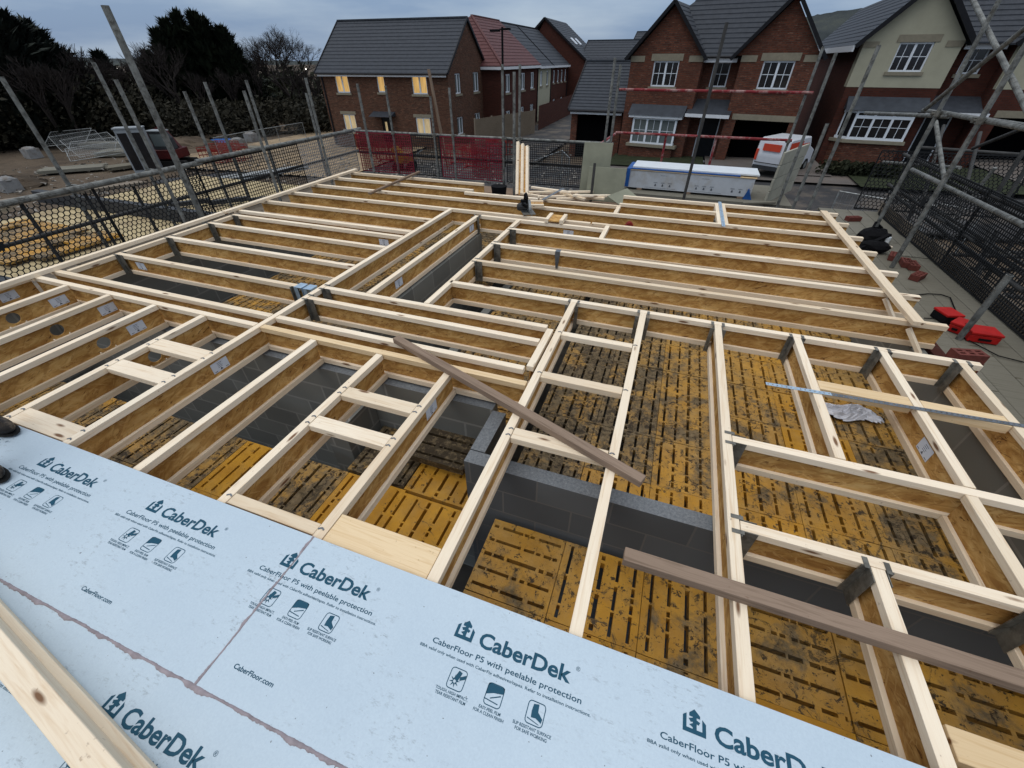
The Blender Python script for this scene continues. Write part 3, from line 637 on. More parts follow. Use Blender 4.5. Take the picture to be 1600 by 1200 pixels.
def motif():
    b = MB(); z = 0
    # house and arrow emblem
    def P(pts): poly(b, [(x*.036, y*.036) for x, y in pts])
    P([(-1, -.9), (1, -.9), (1, -.55), (-1, -.55)]); P([(-1, -.55), (-.68, -.55), (-.68, .52), (-1, .30)]); P([(1, -.55), (.68, -.55), (.68, .40), (1, .12)])
    P([(-.45, .62), (0, 1.0), (.5, .58), (.5, .36), (-.45, .36)]); P([(-.14, .36), (.2, .36), (.2, -.55), (-.14, -.55)]); P([(-.5, .16), (-.14, .3), (-.14, -.02), (-.32, -.08)]); P([(.2, .2), (.5, .1), (.38, -.14), (.2, -.1)]); P([(-.44, -.3), (-.14, -.12), (-.14, -.44)])
    put_text(b, 'CaberDek', .062, -.033, .352, .050, .027)
    put_text(b, '\u00ae', .425, .012, None, .014)
    put_text(b, 'CaberFloor P5 with peelable protection', -.104, -.078, .567, .0185, .012)
    put_text(b, 'BBA valid only when used with CaberFix adhesives/tapes. Refer to installation instructions.', -.142, -.102, .642, .0095, .012)
    for i, (cx, l1, l2) in enumerate([(.036, 'TOUGH, HIGH IMPACT,', 'TEAR RESISTANT FILM'), (.177, 'EASY-PEEL FILM', 'FOR A CLEAN FINISH'), (.325, 'SLIP RESISTANT SURFACE', 'FOR SAFE WORKING')]):
        cy = -.154; rrect(b, cx, cy, .062, .066, .0028)
        if i == 0:
            for k in range(8):
                a = k*pi/4+.2; poly(b, [(cx-.006+.006*cos(a-.5), cy-.008+.006*sin(a-.5)), (cx-.006+.02*cos(a), cy-.008+.02*sin(a)), (cx-.006+.006*cos(a+.5), cy-.008+.006*sin(a+.5))], .0001*k)
            poly(b, [(cx-.012, cy-.002), (cx+.004, cy-.006), (cx+.012, cy+.022), (cx-.002, cy+.026)], .001); poly(b, [(cx+.008, cy+.008), (cx+.028, cy+.02), (cx+.028, cy+.008), (cx+.01, cy-.002)], .0012)
        elif i == 1:
            poly(b, [(cx-.029, cy-.004), (cx-.029, cy+.030), (cx+.029, cy+.030), (cx+.029, cy+.012), (cx-.004, cy+.006)]); b.add([(cx-.029, cy-.018, 0), (cx+.02, cy-.022, 0), (cx+.02, cy-.019, 0), (cx-.029, cy-.015, 0)], [(0, 1, 2, 3)]); poly(b, [(cx-.012, cy-.01), (cx+.022, cy+.006), (cx+.024, cy+.003), (cx-.011, cy-.013)])
        else:
            poly(b, [(cx-.012, cy+.024), (cx+.006, cy+.028), (cx+.008, cy+.006), (cx+.026, cy-.008), (cx+.024, cy-.02), (cx+.004, cy-.012), (cx-.012, cy-.014), (cx-.014, cy+.004)]); poly(b, [(cx-.024, cy-.016), (cx+.018, cy-.025), (cx+.018, cy-.027), (cx-.024, cy-.019)])
        put_text(b, l1, cx, cy-.047, None, .0088, .016, 'C', sx=.92); put_text(b, l2, cx, cy-.060, None, .0088, .016, 'C', sx=.92)
    b2 = MB(); put_text(b2, 'CaberFloor.com', .098, -.392, .178, .0155, .02)
    return b.build('printed_text', 'ink'), b2.build('printed_address', 'ink')
mot = motif(); mot_used = [False]
def print_on(parent, x, y):
    for q in mot:
        o = q if not mot_used[0] else q.copy()
        if mot_used[0]: C.objects.link(o)
        o.parent = parent; o.location = (x-parent.location.x, y-parent.location.y, DZ+.0006)
    mot_used[0] = True
def board(x0, x1, y0, y1, label, motifs):
    r = empty('decking_board', (x0, y0, 0), 0, label, 'floor board', 'blue faced floor boards')
    b = MB(); b.box(0, x1-x0, 0, y1-y0, .0008, DZ-.0015); b.build('chipboard_core', 'chipboard', r)
    b = MB(); b.box(0.001, x1-x0-.001, 0.001, y1-y0-.001, DZ-.0014, DZ); b.build('blue_film', 'film', r)
    for mx_, my in motifs: print_on(r, mx_, my)
    return r
board(-3.6, -1.2, .052, .655, 'pale blue printed floor board at the left with the pair of boots on it', [(-3.706+.0, .531), (-2.876, .531), (-2.043, .531)])
board(-1.199, 1.2, .052, .655, 'pale blue printed floor board in the middle of the joist edge row', [(-1.216, .531), (-.379, .531), (.446, .531)])
board(1.201, 3.0, .052, .655, 'pale blue floor board at the far right of the edge row', [])
board(-6.0, -3.601, .052, .655, 'pale blue floor board farthest left in the edge row', [])
board(-3.0, -.6, -.552, .05, 'nearest pale blue floor board, large print beside two loose timbers', [(-2.236, -.075), (-1.406, -.075)])
board(-.599, 1.8, -.552, .05, 'nearest pale blue floor board in the bottom right of the front row', [])
# oozing seam glue
def bead(p, q, label, w=.012, name='glue_bead'):
    p = Vector(p); q = Vector(q); L = (q-p).length; d = (q-p)/L; s_ = Vector((-d.y, d.x, 0)); n = int(L/.006); b = MB(); wob = 0; vs = []
    for i in range(n+1):
        wob = wob*.86+random.uniform(-.0022, .0022); c = p+d*(L*i/n); a = w*.32+abs(wob)*.5; e2 = w*.5+wob*1.3+.0035*sin(i*.21)
        e2 = max(.003, e2); vs += [c+s_*a, c+s_*(a-.003)+Vector((0, 0, .003)), c-s_*(e2-.003)+Vector((0, 0, .0035)), c-s_*e2]
    fs = [(4*i+k, 4*i+4+k, 4*i+5+k, 4*i+1+k) for i in range(n) for k in range(3)]
    b.add(vs, fs); return tag(b.build(name, 'glue', smooth=True), label, 'glue line')
bead((-3.0, .051, DZ+.0002), (.2, .051, DZ+.0002), 'lumpy grey purple glue line along the long joint between board rows', .013)
bead((-1.1995, .655, DZ+.0002), (-1.1995, .052, DZ+.0002), 'grey glue line across the short joint between two edge boards', .011)
# foreground timbers
def along(p, q, w, z0, z1, name, label):
    p = Vector((*p, z1)); q = Vector((*q, z1)); return plank(name, p, q, w, z1-z0, label, 'timber', 'flange')
along((-3.3, .135), (-.5, -.236), .030, DZ+.0005, .067, 'loose_stud', 'thin pale timber lying on the boards at lower left')
along((-3.3, .097), (-.5, -.281), .068, DZ+.0005, .160, 'knotty_stud', 'thick knotty timber nearest the camera at lower left')
# ================================================================== SCAFFOLD
PZ = -.38
TR = .0242
def sboard(x0, x1, y0, y1, label, mat='greyboard', z=PZ):
    b = MB(); b.box(x0, x1, y0, y1, -.038, 0); o = b.build('scaffold_board', mat, bevel=.004); o.location = (0, 0, z+random.uniform(-.004, .004)); return tag(o, label, 'scaffold board', 'scaffold boards round the floor')
for i in range(4): 
    x = 2.64+i*.232
    for k, (ya, yb) in enumerate([(-.9, 2.95), (2.98, 6.9), (6.93, 9.2)]): sboard(x, x+.225, ya, yb, 'grey scaffold board on the right platform, %s out from the brick wall, %s length' % (ORD[i], ['near', 'middle', 'far'][k]))
for i in range(4):
    y = 7.75+i*.235
    for k, (xa, xb) in enumerate([(-6.2, -2.4), (-2.37, 1.55)]): sboard(xa, xb, y, y+.225, 'scaffold board on the far platform, %s out, %s half' % (ORD[i], 'left' if k == 0 else 'right'), 'weathered')
for i in range(4):
    x = -6.55-i*.235
    for k, (ya, yb) in enumerate([(-.9, 2.95), (2.98, 6.9), (6.93, 8.9)]): sboard(x, x+.225, ya, yb, 'scaffold board on the left platform, %s out, %s length' % (ORD[i], ['near', 'middle', 'far'][k]), 'darkboard')
def pole(x, y, z1, label, z0=-2.95, mat='tube', r=TR, coll=(), group='upright scaffold tubes'):
    o = empty('scaffold_pole', (x, y, z0), 0, label, 'scaffold tube', group)
    b = MB(); n = 12; b.tube((0, 0, 0), (0, 0, z1-z0), r, n, cap=False)
    b.add([(r*.8*cos(2*pi*i/n), r*.8*sin(2*pi*i/n), z1-z0) for i in range(n)]+[(r*cos(2*pi*i/n), r*sin(2*pi*i/n), z1-z0) for i in range(n)], [(i, (i+1) % n, n+(i+1) % n, n+i) for i in range(n)])
    b.tube((0, 0, z1-z0-.05), (0, 0, z1-z0-.049), r*.8, n); b.build('tube', mat, o)
    for c in coll:
        b = MB(); cz = c-z0; b.tube((0, 0, cz-.03), (0, 0, cz+.03), r+.013, 8); b.box(-.045, .045, r, r+.05, cz-.025, cz+.025); b.tube((-.06, 0, cz), (.06, 0, cz), .011, 6); b.build('coupler', 'hanger', o)
    return o
RZ = .45
LP = [(-7.25, 3.43, 1.59, 'first upright at the far left edge of the photo'), (-7.25, 4.44, 1.71, 'upright crossing the dark conifer at left'), (-6.5, 4.13, 1.55, 'inner upright close left of the tall thick one'),
      (-7.25, 5.5, 1.36, 'thin upright in front of the excavator'), (-7.25, 5.9, 1.46, 'upright right of the excavator cab'), (-6.5, 5.9, 1.36, 'inner upright in front of the red barriers'), (-7.25, 6.7, 1.46, 'thin upright before the sandy track'), (-6.5, 7.3, 1.48, 'inner upright at the far left corner, taller of a pair'), (-7.25, 8.05, 1.21, 'outer upright at the far left corner, shorter of a pair')]
for x, y, z, t in LP: pole(x, y, z, 'grey scaffold tube, '+t, coll=(RZ,) if x < -7 else ())
pole(-6.5, 4.4, 2.22, 'tallest thick grey upright rising against the sky at left', r=.040, mat='tube')
FP = [(-5.91, 7.95, 1.38, 'upright against the left of the corner house'), (-6.07, 9.1, 1.3, 'upright in front of the lit door of the corner house'), (-5.03, 9.1, 1.14, 'upright beside the leaning timber at the corner house'), (-4.58, 9.1, 1.29, 'upright at the right corner of the near brick house'),
      (-3.43, 9.1, 1.66, 'upright standing in front of the street lamp post'), (-2.79, 7.95, 1.57, 'upright through the leaning joist offcuts'), (-3.08, 9.1, 1.66, 'upright just right of the street lamp'),
      (-1.34, 9.1, 1.75, 'upright in front of the garage, left of a pair'), (-1.23, 9.1, 1.66, 'upright in front of the garage, right of a pair')]
for x, y, z, t in FP: pole(x, y, z, 'grey scaffold tube, '+t, coll=(RZ,) if y > 9 else (), mat='tube')
pole(.28, 7.95, 2.12, 'dark tall upright standing behind the floor before the twin gabled house', mat='tubedark')
pole(2.05, 10.6, 1.9, 'rusty upright at the right end of the red rails', mat='tube', coll=(RZ, 1.24))
pole(1.96, 9.1, 1.8, 'upright between the two right hand houses', coll=())
pole(2.2, 8.1, 1.87, 'inner upright over the cream house side wall')
pole(2.1, 8.6, .95, 'short upright in front of the white van')
pole(2.93, 7.4, 2.25, 'upright in front of the cream house window bay', coll=(1.2,))
pole(2.93, 6.4, 2.15, 'big near upright crossing the cream house on the right', coll=(1.22,), r=.026)
pole(2.93, 4.57, .27, 'short grey upright beside the red boxes on the right platform', z0=-.38, r=.026)
pole(2.95, 2.4, 1.9, 'upright of the right scaffold nearest the camera', coll=(1.22,))
pole(-7.25, 1.7, 1.6, 'upright of the left scaffold nearest the camera', coll=(RZ,))
def tubeh(p, q, label, mat='tube', group='level scaffold tubes', r=TR, name='guard_rail'):
    b = MB(); b.tube(p, q, r, 12); return tag(b.build(name, mat, smooth=False), label, 'scaffold tube', group)
tubeh((-7.12, -1, RZ), (-7.12, 5.2, RZ), 'long grey top rail on the near left above the hexagon netting', r=.036); tubeh((-7.1, 5.1, RZ+.03), (-7.14, 9.4, RZ+.01), 'grey top rail on the far left leading to the corner', r=.032)
tubeh((-7.24, -1, .02), (-7.24, 9.3, .02), 'dark middle rail behind the left netting', 'tubedark')
tubeh((-7.4, 9.13, RZ), (-4.3, 9.15, RZ), 'grey far top rail in front of the near brick house'); tubeh((-4.5, 9.19, RZ-.005), (-1.3, 9.2, RZ), 'grey far top rail in front of the terraced houses')
tubeh((-7.3, 9.16, .02), (-1.3, 9.2, .02), 'dark middle rail behind the far netting', 'tubedark')
tubeh((-1.42, 10.55, 1.24), (2.15, 10.55, 1.24), 'upper red painted guard rail before the twin gabled house', 'tubered', 'red painted rails'); tubeh((-1.35, 10.6, RZ+.02), (2.1, 10.6, RZ+.02), 'lower red painted guard rail before the twin gabled house', 'tubered', 'red painted rails')
for x in (-.28, .72):
    pole(x, 10.65, .47, 'red upright of the loading gate, %s one' % ('left' if x < 0 else 'right'), z0=-.38, mat='tubered', group='red gate uprights')
tubeh((-1.35, 10.6, RZ), (-1.42, 9.1, RZ), 'short red return rail at the left end of the gate', 'tubered', 'red painted rails')
tubeh((-1.40, 9.05, RZ-.05), (-1.30, 9.5, RZ+.02), 'stub of grey tube with couplers near the plywood', 'tube')
b = MB(); b.box(-1.5, 2.2, 9.12, 10.7, PZ-.04, PZ-.002); tag(b.build('loading_platform', 'greyboard'), 'boarded loading bay that carries the stack of white boards', 'platform')
# right hand level tubes and braces (next plot's scaffold)
tubeh((3.0, 10.2, .98), (2.98, 7.2, 1.19), 'level tube from the bay window to the clustered couplers', name='ledger_tube'); tubeh((2.98, 7.45, 1.21), (3.0, 3.0, 1.25), 'thick level tube on the upper right edge', name='ledger_tube')
tubeh((2.9, 7.7, 1.22), (2.9, 5.0, 2.9), 'rising brace tube crossing the cream house', name='brace_tube'); tubeh((2.99, 8.3, 2.32), (2.99, 5.0, 1.0), 'falling brace tube at the top right', name='brace_tube')
tubeh(at(1442, 172, x=3.4), at(1600, 196, x=3.3), 'second level tube behind the thick upper right one', name='ledger_tube')
for k, (a, c, x1, x2, t) in enumerate([((1462, 190), (1476, 285), 3.2, 3.2, 'thin brace in front of the cream house door'), ((1425, 265), (1470, 287), 3.1, 3.0, 'stub tube left of the big right upright'), ((1475, 290), (1600, 352), 3.4, 3.1, 'long tube sloping down to the right edge'), ((1380, 253), (1500, 262), 4.2, 4.2, 'level tube before the front lawn'),
        ((1555, 262), (1520, 305), 4.4, 4.4, 'short upright stub with split end on the right'), ((1600, 235), (1545, 322), 4.0, 4.0, 'black upright at the right edge, left of a pair'), ((1612, 250), (1560, 330), 4.0, 4.0, 'black upright at the right edge, right of a pair'), ((1520, 308), (1600, 318), 4.3, 4.0, 'dark level tube at the right edge'), ((1390, 300), (1600, 455), 3.7, 3.5, 'dark tube along the top of the right netting'), ((1520, 232), (1600, 200), 4.3, 4.3, 'thin brace before the dark garage opening'), ((1430, 320), (1395, 395), 3.6, 3.6, 'dark upright behind the tool bag'), ((1560, 360), (1500, 470), 3.75, 3.75, 'dark upright behind the right netting')]):
    tubeh(at(*a, x=x1), at(*c, x=x2), 'grey scaffold tube, '+t, 'tube' if 'dark' not in t and 'black' not in t else 'tubedark', 'tubes of the neighbouring right scaffold', name='scaffold_tube')
# toe boards
plank('toe_board', (3.56, 9.2, PZ+.16), (3.56, 1.0, PZ+.16), .02, .16, 'toe board at the outer edge of the right platform', 'board', 'darkboard')
# ------------------------------------------------------------------ netting guards
def net_mesh(L, Hh, kind):
    b = MB(); w = .0095; t = .004
    def seg(p, q, ww=w):
        d = hypot(q[0]-p[0], q[1]-p[1]); nx, nz = -(q[1]-p[1])/d*ww/2, (q[0]-p[0])/d*ww/2
        vs = [(p[0]-nx, -t, p[1]-nz), (q[0]-nx, -t, q[1]-nz), (q[0]+nx, -t, q[1]+nz), (p[0]+nx, -t, p[1]+nz)]; vs += [(a, t, c) for a, _, c in vs]
        b.add(vs, [(0, 1, 2, 3), (7, 6, 5, 4), (0, 4, 5, 1), (3, 2, 6, 7)])
    if kind == 'hex':
        a = .036; hh = a*math.sqrt(3); j = 0; z = 0
        row = 0
        while z < Hh:
            x = 0 if row % 2 == 0 else hh/2
            while x < L:
                # three edges of a pointy-top hexagon
                p0 = (x, z); p1 = (x+hh/2, z+a/2); p2 = (x+hh/2, z+a*1.5); p3 = (x, z)
                if p2[1] < Hh+.02: seg(p0, p1); seg(p1, (x+hh, z)); seg(p1, p2)
                x += hh
            z += a*1.5; row += 1
    else:
        s = .052 if kind == 'grid' else .04
        for i in range(int(L/s)+1): seg((i*s, 0), (i*s, Hh))
        for j in range(int(Hh/s)+1): seg((0, j*s), (L, j*s))
    sag = lambda: [(v[0], v[1]+.014*sin(4.3*v[0]+2*v[2])+.008*sin(11*v[0]), v[2]-.016*sin(pi*v[0]/L)*(v[2]/Hh)+.004*sin(9*v[0])) for v in b.v]
    for p, q in (((0, 0), (L, 0)), ((0, Hh), (L, Hh)), ((0, 0), (0, Hh)), ((L, 0), (L, Hh))): seg(p, q, .02)
    b.v = sag(); return b
cache = {}
def net(p, q, Hh, kind, mat, label, z=PZ+.02, clips=0):
    p = Vector(p); q = Vector(q); L = (q-p).length; k = (round(L, 2), Hh, kind, mat)
    r = empty('netting_guard', (p.x, p.y, z), atan2(q.y-p.y, q.x-p.x), label, 'netting panel', 'netting guards on the scaffold')
    if k in cache: o = cache[k].copy(); C.objects.link(o); o.parent = r
    else: o = net_mesh(L, Hh, kind).build('net', mat, r); cache[k] = o
    for c in range(clips):
        b = MB(); cx = L*(c+.5)/clips; n = 8; b.v = []; pts = []
        for i in range(16): a = 2*pi*i/16; rr = .075 if i % 2 else .055; pts.append((cx+rr*cos(a), .55*Hh-.02+rr*sin(a)))
        b.prism(pts, -.012, -.006); b.build('rosette', 'netblack', r)
    return r
NH = .79
net((-7.17, 1.2), (-7.17, 3.6), NH, 'hex', 'netblack', 'black hexagon plastic netting guard nearest on the left', clips=1); net((-7.17, -1.2), (-7.17, 1.18), NH, 'hex', 'netblack', 'black hexagon netting guard at the bottom of the left rail', clips=1)
net((-7.16, 3.62), (-7.16, 5.1), NH, 'hex', 'netblack', 'black netting guard in the middle of the left rail'); net((-7.14, 4.9), (-7.14, 7.3), NH, 'grid', 'netblack', 'black square netting guard on the farther left rail'); net((-7.15, 7.32), (-7.15, 9.1), NH, 'grid', 'netgrey', 'pale grey square netting guard at the far left corner')
net((-7.05, 9.08), (-5.65, 9.10), NH, 'grid', 'netred', 'red netting guard left of the open gap on the far side'); net((-5.62, 9.1), (-4.92, 9.1), NH, 'hexx' if False else 'grid', 'netblack', 'black netting guard between the two red ones'); net((-4.9, 9.1), (-3.42, 9.1), NH, 'grid', 'netred', 'red netting guard before the terraced houses')
net((-3.35, 9.1), (-1.62, 9.12), NH, 'fine', 'netblack', 'black fine netting guard beside the plywood sheets')
for (a, c, t) in [(-7.04, -5.68, 'left'), (-4.2, -3.46, 'right')]:
    b = MB(); n = 20; 
    for i in range(n+1):
        x = a+(c-a)*i/n
        for z in (PZ+.04, RZ-.06): b.v.append((x, 9.16+.02*sin(i*1.3), z+.01*sin(i)))
    b.f = [(2*i, 2*i+2, 2*i+3, 2*i+1) for i in range(n)]; b.mi = [0]*n
    o = b.build('red_sheet', 'redfilm', smooth=True); mo = o.modifiers.new('s', 'SOLIDIFY'); mo.thickness = .002; tag(o, 'see-through dark red debris sheet behind the %s red netting' % t, 'sheet')
net((3.50, 9.0), (3.50, 6.62), .9, 'hex', 'netblack', 'black hexagon netting guard beyond the tool bag on the right', clips=1); net((3.50, 6.6), (3.50, 4.2), .9, 'fine', 'netblack', 'black netting guard behind the row of bricks on the right'); net((3.52, 4.18), (3.52, 1.8), .9, 'fine', 'netblack', 'black netting guard nearest on the right edge')
net((3.2, 9.25), (5.3, 9.4), .9, 'hex', 'netblack', 'black hexagon netting guard right of the grey board screen'); None
tubeh((3.53, 9.3, .50), (3.53, 1.0, .50), 'dark top rail over the right netting', 'tubedark')
tubeh((3.53, 9.3, .05), (3.53, 1.0, .05), 'dark middle rail behind the right netting', 'tubedark')
# ------------------------------------------------------------------ things on the platforms
def rbrick(x, y, z, rz, label, tilt=0):
    b = MB(); t = [-.1075, -.075, -.045, -.015, .015, .045, .075, .1075]
    # perforated brick lying on its bed, two rows of through holes
    xs_ = [-.1075, -.085, -.045, -.02, .02, .045, .085, .1075]; ys_ = [-.05, -.03, -.008, .008, .03, .05]
    for i in range(7):
        for j in range(5):
            if i % 2 == 1 and j % 2 == 1: continue
            b.box(xs_[i], xs_[i+1], ys_[j], ys_[j+1], 0, .065)
    bm_o = b.build('brick', 'brickface'); bm_o.location = (x, y, z); bm_o.rotation_euler = (tilt, 0, rz); return tag(bm_o, label, 'brick', 'loose red bricks on the right platform')
plain('brickface', (.14, .042, .032), .9, var=.3, scale=20)
for k, (px, py, rz, t) in enumerate([(1361, 378, .2, 'nearest the tool bag, beside a joist end'), (1396, 401, 1.2, 'left end of the outer row on the platform'), (1415, 411, 1.4, 'second in the outer row on the platform'), (1425, 415, 1.5, 'third in the outer row on the platform'), (1434, 432, .9, 'standing apart at the near end of the outer row'), (1333, 342, .4, 'against the last joist end at the back')]):
    p = at(px, py, z=PZ+.03); rbrick(p.x, p.y, PZ+.002, rz, 'red perforated brick, '+t)
for k in range(3): rbrick(2.50+.0*k, 3.70-.0*k, -.27+.067*k, .1+.06*k, 'red perforated brick in the little pile on the wall, %s' % ['bottom', 'middle', 'top'][k])
for k, (px, py, rz, w, t) in enumerate([(1480, 492, .1, .26, 'with dark underside, left one'), (1500, 508, -.9, .18, 'the small tilted middle one'), (1533, 521, -.2, .38, 'the long right one')]):
    p = at(px, py, z=PZ+.06); w *= .62; r = empty('red_box', (p.x, p.y, PZ+.002), rz+.2, 'bright red plastic carry box on the right platform, '+t, 'box', 'red boxes on the platform')
    b = MB(); b.box(-w/2, w/2, -.09, .09, 0, .075); b.build('case', 'redplastic' if k else 'black', r, bevel=.008); b = MB(); b.box(-w/2-.004, w/2+.004, -.094, .094, .077, .10); b.build('lid', 'redplastic', r, bevel=.004)
    b = MB(); b.box(-w*.2, w*.2, -.1, -.094, .03, .05); b.build('latch', 'black', r)
b = MB(); b.ball((0, 0, .10), .2, 1.3, .75, .6, 14, 8, .08); b.ball((.2, .1, .08), .15, 1.2, .8, .6, 12, 6, .08); b.path([(-.1, 0, .2), (0, .05, .28), (.12, 0, .2)], .015); o = b.build('tool_bag', 'black'); o.location = (2.93, 7.35, PZ+.002); o.rotation_euler = (0, 0, .7); tag(o, 'bulky black tool bag on the far right platform', 'bag')
b = MB(); b.ball((0, 0, .07), .14, 1.5, .8, .6, 12, 6, .1); b.bar((-.2, -.1, .05), (.15, .1, .22), .05, .03); o = b.build('harness', 'black'); o.location = (2.85, 6.95, PZ+.002); tag(o, 'crumpled black harness lying in front of the tool bag', 'harness')
b = MB(); b.tube((0, 0, 0), (0, 0, .115), .033, 16); b.tube((0, 0, .115), (0, 0, .12), .026, 16); o = b.build('drink_can', 'white'); p = at(1385, 378, z=PZ+.05); o.location = (p.x, p.y, PZ+.002); tag(o, 'white drinks can standing on the right platform', 'can')
p = at(1369, 380, z=PZ); plank('loose_timber', (p.x-.1, p.y+.15, PZ+.03), (p.x+.12, p.y-.2, PZ+.03), .05, .025, 'short pale slat on the right platform by the can', 'timber')
# cable
pts = [at(px, py, z=PZ+.012) for px, py in [(1428, 461), (1450, 459), (1470, 460), (1485, 465), (1492, 482), (1495, 492)]]; b = MB(); b.path(pts, .006, 5); tag(b.build('power_cable', 'black'), 'thin black cable curving over the right platform', 'cable')
pts = [at(px, py, z=PZ+.012) for px, py in [(1444, 497), (1470, 498), (1510, 530), (1560, 556), (1600, 566)]]; b = MB(); b.path(pts, .005, 5); tag(b.build('power_cable', 'black'), 'second black cable running past the red boxes to the right edge', 'cable')
# polythene scrap on the decking
b = MB(); n = 16
for j in range(n+1):
    for i in range(n+1):
        u_, v_ = i/n-.5, j/n-.5; b.v.append((u_*.48, v_*.22+.03*sin(u_*9), .03+.05*max(0, 1-(u_*u_*3.4+v_*v_*4))*random.uniform(.2, 1.5)))
for j in range(n):
    for i in range(n):
        a = j*(n+1)+i
        if (i/n-.47)**2*4+(j/n-.47)**2*4 < 1.0: b.f.append((a, a+1, a+n+2, a+n+1)); b.mi.append(0)
o = b.build('polythene_sheet', 'polythene'); p = at(1327, 645, z=-.70); o.location = (p.x, p.y, -.725); o.rotation_euler = (0, 0, .05); tag(o, 'crumpled clear polythene lying on the yellow decking at right', 'plastic sheet')
# ------------------------------------------------------------------ far side things
r = empty('board_stack', (-.82, 9.42, PZ), -.03, 'stack of white wrapped floor boards with blue sheet, lying on the loading bay', 'board stack')
for k, (z0, z1, m_) in enumerate([(0, .36, 'boardstack')]): b = MB(); b.box(.0, 2.32, 0, .6, z0+.04, z1-.005); b.build('wrapped_boards', m_, r)
b = MB(); b.box(-.01, 2.34, -.012, .62, .362, .375); b.build('slip_sheet', 'lumber', r)
b = MB(); b.box(.05, 2.37, .02, .66, .40, .425); b.build('top_board', 'white', r)
b = MB(); b.box(-.03, 2.05, -.02, .64, .378, .397); b.box(-.05, .02, -.03, .64, .05, .39); b.build('blue_sheet', 'bluesheet', r, bevel=.004)
b = MB(); b.prism([(2.2, 0.0), (2.36, 0.0), (2.26, .2)], -.02, -.006); b.build('blue_corner', 'bluesheet', r)
b = MB(); z = 0
def ptext(bb, body, x0, z0, cap, w=None):
    vs, fs = text_mesh(body, 1, .008); mx = max(v[0] for v in vs); mn = min(v[0] for v in vs); sc = cap/.7; k = (w/((mx-mn)*sc)) if w else 1
    bb.add([(x0+(v[0]-mn)*sc*k, -.0015, z0+v[1]*sc) for v in vs], fs)
for x in (.55, 1.33, 1.98):
    for q in range(3):
        cx = x+q*.14
        if cx > 2.3: continue
        bb = b; bb.add([(cx-.02, -.0015, .10), (cx+.02, -.0015, .095), (cx+.015, -.0015, .13), (cx-.005, -.0015, .145)], [(0, 1, 2, 3)]); bb.box(cx-.04, cx+.04, -.0015, -.001, .155, .159); bb.box(cx-.035, cx+.035, -.0015, -.001, .165, .169)
ptext(b, 'CaberFloor.com', .62, .29, .014); ptext(b, 'CaberFloor.com', 1.40, .29, .014)
b.box(.35, .95, -.0015, -.001, .062, .066); b.box(1.2, 1.8, -.0015, -.001, .062, .066); b.build('printed_marks', 'inkgrey', r)
b = MB()
for x in (.2, 1.15, 2.1): b.box(x, x+.1, 0, .6, 0, .038)
b.build('bearer', 'weathered', r)
def sheetlean(name, base0, base1, height, lean, t, label, mat):
    a = Vector(base0); c = Vector(base1); d = (c-a).normalized(); nrm = Vector((-d.y, d.x, 0)); up = Vector((0, 0, cos(lean)))+nrm*sin(lean); b = MB(); th = nrm*t
    p = [a, c, c+th, a+th]; b.hexa(p+[q+up*height for q in p]); return tag(b.build(name, mat, bevel=.002), label, 'sheet', 'sheets leaning on the far rail')
sheetlean('plywood_sheet', (-1.62, 8.42, PZ), (-1.10, 8.46, PZ), .93, .16, .018, 'tall greenish grey sheet leaning beside the black netting', 'paleply'); sheetlean('plywood_sheet', (-1.46, 8.27, PZ), (-.78, 8.30, PZ), .57, .2, .018, 'shorter greenish grey sheet leaning in front of the tall one', 'paleply')
b = MB(); b.prism([(-.3, -.05), (.05, -.25), (.32, .0), (.0, .22)], 0, .012, 'z'); o = b.build('plywood_offcut', 'paleply'); o.location = (-.72, 8.05, -.22); o.rotation_euler = (.5, .1, 0); tag(o, 'square sheet offcut lying tilted below the board stack', 'sheet')
pole(-1.34, 8.2, .27, 'short dark tube leaning by the two grey sheets', z0=PZ, mat='tubedark')
r = empty('leaning_joists', (-2.9, 8.35, PZ), 0, 'bundle of short joist lengths standing upright against the far rail', 'joist bundle')
for k in range(3):
    x = k*.105; b = MB(); p0 = Vector((.08+x, -.12, 0)); q0 = Vector((-.16+x*.95, .62, .80-.03*k)); b.bar(p0, q0, .055, .055, (0, 1, 0)); b.build('flange_length', 'flange', r)
b = MB(); b.hexa([(.10, -.12, 0), (.30, -.12, 0), (.30, -.11, 0), (.10, -.11, 0), (-.14, .62, .76), (.03, .62, .73), (.03, .63, .73), (-.14, .63, .76)]); b.build('web_length', 'osb', r)
plank('leaning_board', at(701, 262, y=9.28), at(671, 108, y=9.22), .13, .035, 'tall weathered board leaning against the far rail before the near house', 'board', 'weathered')
# grey board screen on right of the bay
r = empty('board_screen', (1.72, 9.15, PZ), 0, 'screen of stacked pale scaffold boards on edge right of the white board stack', 'board screen')
for k in range(4):
    b = MB(); o_ = .02*k; p0 = Vector((0+.015*k, o_, .21*k)); p1 = Vector((.62+.01*k, 1.25+o_, .21*k)); d = (p1-p0).normalized(); n_ = Vector((d.y, -d.x, 0))*.038; b.hexa([p0, p1, p1+n_, p0+n_]+[v+Vector((0, 0, .2)) for v in (p0, p1, p1+n_, p0+n_)]); b.build('board', 'boardpale', r, bevel=.004) if 'boardpale' in M else None
    if 'boardpale' not in M: plain('boardpale', (.33, .32, .26), .85, var=.2, scale=4); b.build('board', 'boardpale', r, bevel=.004)
plank('loose_timber', (1.35, 8.95, PZ+.04), (1.9, 9.1, PZ+.06), .09, .03, 'pale broken slat on the bay below the board screen', 'timber', 'greyboard')
